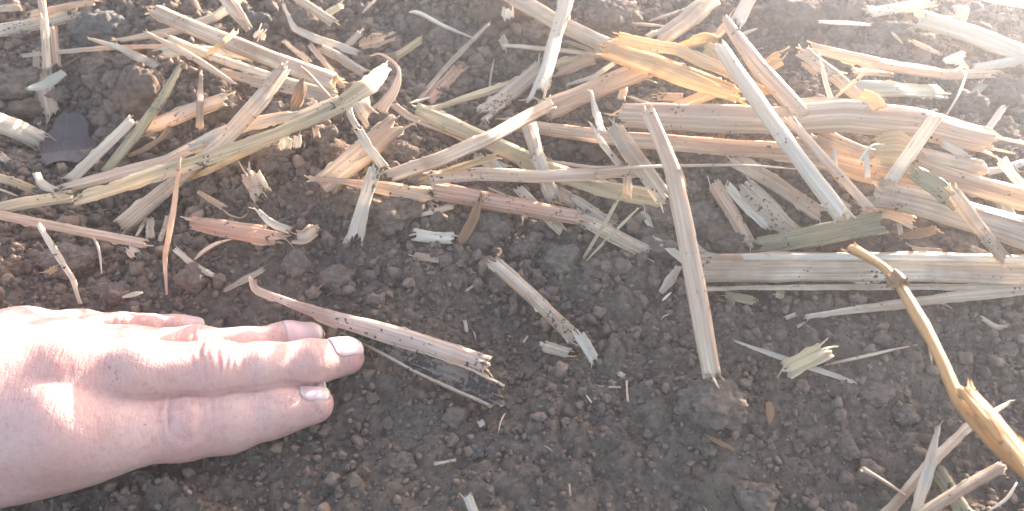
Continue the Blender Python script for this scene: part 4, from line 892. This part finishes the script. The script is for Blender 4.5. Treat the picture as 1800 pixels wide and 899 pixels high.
def hand_sdf(P, parts=False):
    palm = None
    for k in ('index', 'middle', 'ring', 'little'):
        c = FING[k]; d = rc(P, WR[k][0], c[0][0], WR[k][1], c[0][1])
        palm = d if palm is None else smin(palm, d, 0.010)
    for a, b in zip(THUMB[:-1], THUMB[1:]): palm = smin(palm, rc(P, a[0], b[0], a[1], b[1]), 0.018)
    for k in WR: palm = smin(palm, rc(P, WR[k][0], ARM[0][0], WR[k][1], ARM[0][1]), 0.014)
    palm = smin(palm, rc(P, ARM[0][0], ARM[1][0], ARM[0][1], ARM[1][1]), 0.012)
    fd = None; ds = []
    for k in ('index', 'middle', 'ring', 'little'):
        c = FING[k]; d = None
        for a, b in zip(c[:-1], c[1:]):
            e = rc(P, a[0], b[0], a[1], b[1]); d = e if d is None else smin(d, e, 0.0035)
        ds.append(d); fd = d if fd is None else smin(fd, d, 0.0008)
    if parts: return palm, ds
    return smin(palm, fd, 0.0045)
def surface_nets(f, lo, hi, h):
    n = np.ceil((hi - lo) / h).astype(int) + 1
    ax = [lo[i] + np.arange(n[i]) * h for i in range(3)]
    D = np.empty(n, np.float32)
    YY, ZZ = np.meshgrid(ax[1], ax[2], indexing='ij')
    step = 12
    for i in range(0, n[0], step):
        xs = ax[0][i:i + step]; k = len(xs)
        Pq = np.stack([np.repeat(xs, YY.size), np.tile(YY.ravel(), k), np.tile(ZZ.ravel(), k)], 1)
        D[i:i + step] = f(Pq).reshape(k, *YY.shape)
    S_ = D < 0
    c = [S_[a:n[0]-1+a, b:n[1]-1+b, d:n[2]-1+d] for a in (0, 1) for b in (0, 1) for d in (0, 1)]
    cnt = sum(x.astype(np.int8) for x in c); act = (cnt > 0) & (cnt < 8)
    idx = np.full(act.shape, -1, np.int64); cells = np.argwhere(act); idx[act] = np.arange(len(cells))
    acc = np.zeros((len(cells), 3)); w = np.zeros(len(cells))
    i, j, k = cells.T
    def val(o): return D[i + o[0], j + o[1], k + o[2]].astype(float)
    cor = [(a, b, d) for a in (0, 1) for b in (0, 1) for d in (0, 1)]
    for A in cor:
        for ax_ in range(3):
            if A[ax_] == 0:
                Bc = list(A); Bc[ax_] = 1
                va, vb = val(A), val(Bc); m = (va < 0) != (vb < 0)
                t = np.where(m, va / np.where(m, va - vb, 1), 0)
                pt = np.tile(np.array(A, float), (len(cells), 1)); pt[:, ax_] += t
                acc += pt * m[:, None]; w += m
    V = lo + (cells + acc / w[:, None]) * h
    quads = []
    for ax_ in range(3):
        sl0 = [slice(1, -1)] * 3; s0 = S_; 
        sh = list(n); 
        a0 = [slice(1, n[q] - 1) for q in range(3)]; a1 = list(a0); a0[ax_] = slice(0, n[ax_] - 1); a1[ax_] = slice(1, n[ax_])
        e0, e1 = S_[tuple(a0)], S_[tuple(a1)]; m = np.argwhere(e0 != e1); flip = e0[tuple(m.T)]
        base = m + np.array([0 if q == ax_ else 1 for q in range(3)])
        u, v = (ax_ + 1) % 3, (ax_ + 2) % 3
        def cell(du, dv):
            bb = base.copy(); bb[:, u] += du; bb[:, v] += dv; return idx[bb[:, 0], bb[:, 1], bb[:, 2]]
        Q = np.stack([cell(-1, -1), cell(0, -1), cell(0, 0), cell(-1, 0)], 1)
        Q[~flip] = Q[~flip][:, ::-1]; quads.append(Q)
    Q = np.concatenate(quads); Q = Q[(Q >= 0).all(1)]
    return V, Q
allp = [p for k in FING for p in FING[k]] + list(WR.values()) + THUMB
lo = np.min([p[0] - p[1] for p in allp], 0) - 0.006; hi = np.max([p[0] + p[1] for p in allp], 0) + 0.006
lo = np.minimum(lo, ARM[0][0] - ARM[0][1] - .01); lo[0] = ARM[0][0][0] - 0.05
hi = np.maximum(hi, ARM[0][0] + ARM[0][1] + .01)
HV, HQ = surface_nets(lambda q: np.maximum(hand_sdf(q), lo[0] + 0.004 - q[:, 0]), lo, hi, 0.00065)
# normals from the field
eps = 0.0004
G = np.stack([hand_sdf(HV + np.eye(3)[i] * eps) - hand_sdf(HV - np.eye(3)[i] * eps) for i in range(3)], 1)
HN = G / (np.linalg.norm(G, axis=1)[:, None] + 1e-9)
# skin relief: knuckle folds
disp = 0.00035 * vnoise(HV * 90, 3) + 0.00012 * vnoise(HV * 300, 5)
pd, ds = hand_sdf(HV, True)
msk = np.clip((pd - 0.0005) / 0.005, 0, 1)
for a_, b_ in zip(ds[:-1], ds[1:]):
    disp = disp - 0.0010 * msk * np.exp(-((a_ - b_) / 0.0008) ** 2) * (np.minimum(a_, b_) < 0.001)
dors = norm(UPV * 0.75 - FWD * 0.65)
names_ = ['index', 'middle', 'ring', 'little']; dmat = np.stack(ds, 1)
def OWN(ctr):
    k = min(range(4), key=lambda q: min(np.linalg.norm(c[0] - ctr) for c in FING[names_[q]]))
    oth = np.min(np.delete(dmat, k, 1), 1)
    return np.clip((oth - dmat[:, k]) / 0.0012 + 0.3, 0, 1)
def folds(ctr, axis, r, lines, amp, width, bulge=0.0, curv=0.0, spread=1.0):
    global disp
    own = OWN(ctr)
    ax_ = norm(axis); dn = norm(dors - ax_ * (dors @ ax_)); lat = np.cross(ax_, dn)
    rel = HV - ctr; u = rel @ ax_; v = rel @ lat; w = rel @ dn
    th = np.arctan2(v, w); near = (np.linalg.norm(rel, axis=1) < r * 2.6) * own
    envl = np.exp(-(th / (0.85 * spread)) ** 4) * near
    jit = 0.0009 * vnoise(HV * 230, 12)
    am = 0.65 + 0.6 * vnoise(HV * 330 + r * 1000, 19)
    for (u0, a_, c_) in lines:
        a_ = a_ * np.clip(am + 0.35 * math.sin(u0 * 5.1), .1, 1.5)
        x = u - u0 * 0.001 - c_ * (th ** 2) * 0.001 + jit
        disp = disp - envl * a_ * amp * np.exp(-(x / width) ** 2)
        disp = disp + envl * a_ * amp * 0.45 * np.exp(-((x - width * 2.0) / (width * 1.4)) ** 2)
    disp = disp + near * bulge * np.exp(-(u / (r * .55)) ** 2 - (th / 0.8) ** 2)
fi = FING
folds(fi['index'][2][0], fi['index'][3][0] - fi['index'][1][0], fi['index'][2][1],
      [(-1.0, 1.1, 0), (1.8, .6, -.3), (7.4, .6, -1.5), (9.2, .4, -1), (-8.5, .4, 1.5), (-10.5, .3, 1)], 0.00034, 0.00045, 0.0004)
def ring_fold(ctr, axis, ru, rv, amp):
    global disp
    dv = norm(UPV * 0.30 - FWD * 0.95); ax_ = norm(axis); dn = norm(dv - ax_ * (dv @ ax_)); lat = np.cross(ax_, dn); rel = HV - ctr
    u = rel @ ax_; v = rel @ lat; ok = ((rel @ dn) > 0) * OWN(ctr)
    rho = np.sqrt((u / ru) ** 2 + (v / rv) ** 2) + 0.16 * vnoise(HV * 160, 33) + 0.06 * vnoise(HV * 420, 35)
    pt = 0.7 + 0.45 * vnoise(HV * 170 + 7, 36)
    disp = disp + ok * amp * (0.9 * np.exp(-(rho / .75) ** 4) - pt * (0.8 * np.exp(-((rho - 1.05) / .15) ** 2) - 0.4 * np.exp(-((rho - 1.35) / .2) ** 2) + 0.4 * np.exp(-((rho - 1.65) / .12) ** 2)))
ring_fold(fi['index'][2][0], fi['index'][3][0] - fi['index'][1][0], 0.0042, 0.0068, 0.00035)
dors_keep = dors; dors = norm(UPV * 0.45 - FWD * 0.89)
folds(fi['index'][2][0], fi['index'][3][0] - fi['index'][1][0], fi['index'][2][1], [(-4.6, 1.0, 2.6), (-6.6, .6, 2.4), (4.4, .9, -2.4), (0.4, .9, .3), (6.0, .5, -2.2), (-1.8, .5, 1.0)], 0.00042, 0.00030, spread=.8)
dors = dors_keep
folds(fi['middle'][2][0], fi['middle'][3][0] - fi['middle'][1][0], fi['middle'][2][1],
      [(-4.5, 1.1, 1.2), (-2.5, .8, .6), (0.3, 1.3, 0), (3.0, 1.0, -.8), (5.2, .7, -1), (7.5, .4, -.6), (-7, .5, 1.2)], 0.00036, 0.00045, 0.0004)
folds(fi['ring'][2][0], fi['ring'][3][0] - fi['ring'][1][0], fi['ring'][2][1],
      [(-3.5, .9, 1), (-1, .9, .3), (1.8, .8, -.4), (4, .6, -.8)], 0.0003, 0.0004, 0.0003)
folds(fi['little'][2][0], fi['little'][3][0] - fi['little'][1][0], fi['little'][2][1], [(-2.5, .9, .8), (0, .9, 0), (2.4, .7, -.6)], 0.0003, 0.0004, 0.0003)
for k in ('index', 'middle', 'ring', 'little'):
    c = fi[k]; folds(c[4][0], c[5][0] - c[3][0], c[4][1], [(-2, .6, .5), (-.3, .8, 0), (1.6, .6, -.4)], 0.00022, 0.00035, 0.0002)
    folds(c[0][0], c[1][0] - WR[k][0], c[0][1], [(-6, .4, .5), (-3, .5, .3), (0, .5, 0), (3, .45, 0), (6, .4, 0), (9, .35, 0)], 0.00008, 0.0005, 0.0003, spread=1.1)
    folds(c[1][0], c[2][0] - c[0][0], c[1][1], [(-8, .4, .3), (-4, .3, .4), (0, .35, .2), (5, .3, .3)], 0.00008, 0.0005)
HV = HV + HN * disp[:, None]

def skin_material():
    T = NT('skin'); tc = T.n('ShaderNodeTexCoord')
    a1 = T.n('ShaderNodeTexNoise', Vector=(tc, 'Object'), Scale=38.0, Detail=4.0, Roughness=0.6)
    a2 = T.n('ShaderNodeTexNoise', Vector=(tc, 'Object'), Scale=420.0, Detail=4.0, Roughness=0.65)
    mp = T.n('ShaderNodeMapping', Vector=(tc, 'Object')); mp.inputs['Scale'].default_value = (1.0, 0.45, 0.6)
    vo = T.n('ShaderNodeTexVoronoi', _feature='DISTANCE_TO_EDGE', Vector=(mp, 'Vector'), Scale=1150.0)
    mp2 = T.n('ShaderNodeMapping', Vector=(tc, 'Object')); mp2.inputs['Scale'].default_value = (1.0, 0.16, 0.22)
    n4 = T.n('ShaderNodeTexNoise', Vector=(mp2, 'Vector'), Scale=1100.0, Detail=3.0, Roughness=0.6)
    c = T.ramp(a1, 'Fac', [(0.30, (0.60, 0.335, 0.285)), (0.52, (0.655, 0.415, 0.355)), (0.75, (0.70, 0.48, 0.42))])
    c = T.mix((T.ramp(a2, 'Fac', [(0.48, 0.0), (0.75, 0.6)]), 'Color'), (c, 'Color'), (0.52, 0.25, 0.21))
    rd = T.n('ShaderNodeAttribute', _attribute_name='red')
    c = T.mix((rd, 'Fac'), (c, 2), (0.62, 0.25, 0.22))
    dn_ = T.n('ShaderNodeTexNoise', Vector=(tc, 'Object'), Scale=700.0, Detail=3.0); dn2 = T.n('ShaderNodeTexNoise', Vector=(tc, 'Object'), Scale=60.0, Detail=2.0)
    dd = T.math('ADD', (T.math('MULTIPLY', (dn_, 'Fac'), 0.6), 0), (T.math('MULTIPLY', (dn2, 'Fac'), 0.5), 0))
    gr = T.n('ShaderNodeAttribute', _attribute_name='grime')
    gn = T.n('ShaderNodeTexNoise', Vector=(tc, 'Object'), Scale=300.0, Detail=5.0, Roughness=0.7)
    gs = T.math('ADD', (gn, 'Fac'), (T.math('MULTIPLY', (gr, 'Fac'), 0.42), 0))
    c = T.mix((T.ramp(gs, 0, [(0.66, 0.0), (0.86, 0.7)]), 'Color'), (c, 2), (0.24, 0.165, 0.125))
    c = T.mix((T.ramp(dd, 0, [(0.725, 0.0), (0.745, 0.6)]), 'Color'), (c, 2), (0.16, 0.11, 0.085))
    cr = T.ramp(vo, 'Distance', [(0.0, 0.0), (0.10, 1.0)])
    b1 = T.n('ShaderNodeBump', Strength=0.4, Distance=0.00018, Height=(cr, 'Color'))
    b2 = T.n('ShaderNodeBump', Strength=0.8, Distance=0.00035, Height=(n4, 'Fac'), Normal=(b1, 'Normal'))
    b3 = T.n('ShaderNodeBump', Strength=0.4, Distance=0.0003, Height=(a2, 'Fac'), Normal=(b2, 'Normal'))
    p = T.n('ShaderNodeBsdfPrincipled', Roughness=0.5, Normal=(b3, 'Normal'))
    p.inputs['Subsurface Weight'].default_value = 0.35; p.inputs['Subsurface Radius'].default_value = (1.0, 0.35, 0.2); p.inputs['Subsurface Scale'].default_value = 0.004
    p.inputs['Specular IOR Level'].default_value = 0.42
    T.l(c, 2, p, 'Base Color'); T.l(p, 0, T.out, 'Surface'); return T.m
M_SKIN = skin_material()
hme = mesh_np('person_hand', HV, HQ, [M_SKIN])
red = np.zeros(len(HV))
for k in FING:
    for i_, a_, s_ in ((2, .38, 1.0), (4, .22, .9), (5, .40, 1.1), (0, .25, 1.0)):
        c_, r_ = FING[k][i_]; red = np.maximum(red, a_ * np.exp(-(np.linalg.norm(HV - c_, axis=1) / (r_ * 1.35 * s_)) ** 4))
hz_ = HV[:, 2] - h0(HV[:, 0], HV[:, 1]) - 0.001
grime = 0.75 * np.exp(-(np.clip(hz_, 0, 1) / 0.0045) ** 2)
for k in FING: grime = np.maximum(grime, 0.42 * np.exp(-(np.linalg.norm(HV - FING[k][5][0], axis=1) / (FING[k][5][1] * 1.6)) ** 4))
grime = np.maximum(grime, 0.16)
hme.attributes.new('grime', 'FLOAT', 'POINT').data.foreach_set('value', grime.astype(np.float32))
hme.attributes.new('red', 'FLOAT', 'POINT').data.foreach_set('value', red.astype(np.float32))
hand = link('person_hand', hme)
tag(hand, 'bare hand lying palm down on the soil with fingers pointing right', 'hand')

def nail_material():
    T = NT('fingernail'); uv = T.n('ShaderNodeUVMap'); sx = T.n('ShaderNodeSeparateXYZ', Vector=(uv, 'UV'))
    nz = T.n('ShaderNodeTexNoise', Vector=(uv, 'UV'), Scale=9.0, Detail=3.0)
    s = T.math('ADD', (sx, 0), (T.math('MULTIPLY', (nz, 'Fac'), 0.05), 0))
    c = T.ramp(s, 0, [(0.0, (0.72, 0.52, 0.48)), (0.16, (0.64, 0.41, 0.39)), (0.80, (0.68, 0.46, 0.44)), (0.88, (0.74, 0.67, 0.58)), (0.97, (0.50, 0.40, 0.32)), (1.0, (0.25, 0.18, 0.14))])
    mp = T.n('ShaderNodeMapping', Vector=(uv, 'UV')); mp.inputs['Scale'].default_value = (1.0, 22, 1)
    n2 = T.n('ShaderNodeTexNoise', Vector=(mp, 'Vector'), Scale=1.6, Detail=2.0)
    b = T.n('ShaderNodeBump', Strength=0.4, Distance=0.00015, Height=(n2, 'Fac'))
    p = T.n('ShaderNodeBsdfPrincipled', Roughness=0.42, Normal=(b, 'Normal')); p.inputs['Subsurface Weight'].default_value = 0.2; p.inputs['Subsurface Scale'].default_value = 0.002
    T.l(c, 0, p, 'Base Color'); T.l(p, 0, T.out, 'Surface'); return T.m
M_NAIL = nail_material()
def project(Pt, steps=6):
    for _ in range(steps):
        d = hand_sdf(Pt); g = np.stack([hand_sdf(Pt + np.eye(3)[i] * eps) - hand_sdf(Pt - np.eye(3)[i] * eps) for i in range(3)], 1) / (2 * eps)
        g = g / (np.linalg.norm(g, axis=1)[:, None] + 1e-9); Pt = Pt - g * d[:, None]
    return Pt, g
def nail(f, up_, length, half, back, label):
    c = FING[f]; tip, r = c[5]; ax_ = norm(c[5][0] - c[4][0]); dn = norm(up_ - ax_ * (up_ @ ax_)); lat = np.cross(ax_, dn)
    nu, nv = 26, 22; V, uv = [], []
    for i in range(nu + 1):
        u = i / nu
        for j in range(nv + 1):
            v = j / nv * 2 - 1
            cut = 1 - 0.5 * max(0, (0.30 - u) / 0.30) ** 2 - 0.40 * max(0, (u - 0.78) / 0.22) ** 2
            s = (-back + length * u) * 0.001 + (0.0006 * (1 - v * v) * (u > .5) * (u - .5) * 2)
            V.append(tip + ax_ * s + lat * (v * half * cut * 0.001) + dn * (r * 1.05 * math.sqrt(max(0.05, 1 - (v * half * .001 * .8 / r) ** 2)))); uv.append((u, j / nv))
    V = np.array(V); u_ = np.array(uv)[:, 0]; v_ = np.array(uv)[:, 1] * 2 - 1
    Q, g = project(V.copy())
    off_ = 0.00035 * np.clip(1 - np.abs(v_) ** 6, 0, 1) * np.clip(u_ * 5, 0, 1) - 0.00012
    oth_ = np.stack(hand_sdf(Q, True)[1], 1)[:, [k for k in range(4) if ['index', 'middle', 'ring', 'little'][k] != f]].min(1)
    off_ = off_ - 0.0012 * np.clip(1 - (oth_ - 0.0002) / 0.0009, 0, 1)
    # beyond the tip the plate runs straight on instead of wrapping round
    keep = np.clip((u_ - 0.62) / 0.38, 0, 1)
    W = Q + g * off_[:, None]
    base = W.reshape(nu + 1, nv + 1, 3); k0 = int(nu * .62); slope = (base[k0] - base[k0 - 6]) / 6
    for i in range(k0, nu + 1):
        t = (i - k0) / (nu - k0); lin = base[k0] + slope * (i - k0); base[i] = base[i] * (1 - t * .12) + lin * (t * .12)
    W = base.reshape(-1, 3)
    I = np.arange(len(W)).reshape(nu + 1, nv + 1)
    F = np.stack([I[:-1, :-1].ravel(), I[1:, :-1].ravel(), I[1:, 1:].ravel(), I[:-1, 1:].ravel()], 1)
    o = link('fingernail', mesh_np('fingernail', W, F, [M_NAIL], uv=np.array(uv)), hand)
    s = o.modifiers.new('thickness', 'SOLIDIFY'); s.thickness = 0.0005; s.offset = 0
    if label: o['label'] = label
nail('index', norm(UPV * .93 - FWD * .36), 11.0, 4.9, 4.6, 'white edged nail of the nearest finger')
nail('middle', norm(UPV * .78 - FWD * .62), 12.5, 5.4, 6.0, 'pink nail of the longest finger')
nail('ring', norm(UPV * .74 - FWD * .67), 13.5, 5.4, 8.5, 'pale lilac nail of the finger farthest out in the soil')
nail('little', norm(UPV * .8 - FWD * .6), 9.0, 3.6, 5.0, None)

# ------------------------------------------------------------------ scattering air volume, added to imitate lens glare at the top right
if GLARE_DENSITY > 0:
    x0, x1, y0, y1, z0, z1 = -42, 42, -42, 42, -9.8, 0.40
    V = np.array([(x, y, z) for x in (x0, x1) for y in (y0, y1) for z in (z0, z1)])
    F = np.array([[0, 1, 3, 2], [4, 6, 7, 5], [0, 4, 5, 1], [2, 3, 7, 6], [0, 2, 6, 4], [1, 5, 7, 3]])
    T = NT('glare_haze'); pv = T.n('ShaderNodeVolumePrincipled', Density=GLARE_DENSITY, Anisotropy=GLARE_G)
    pv.inputs['Color'].default_value = (0.86, 0.92, 1.0, 1); T.l(pv, 0, T.out, 'Volume')
    tag(link('glare_haze', mesh_np('glare_haze', V, F, [T.m], smooth=False)), kind='stuff')
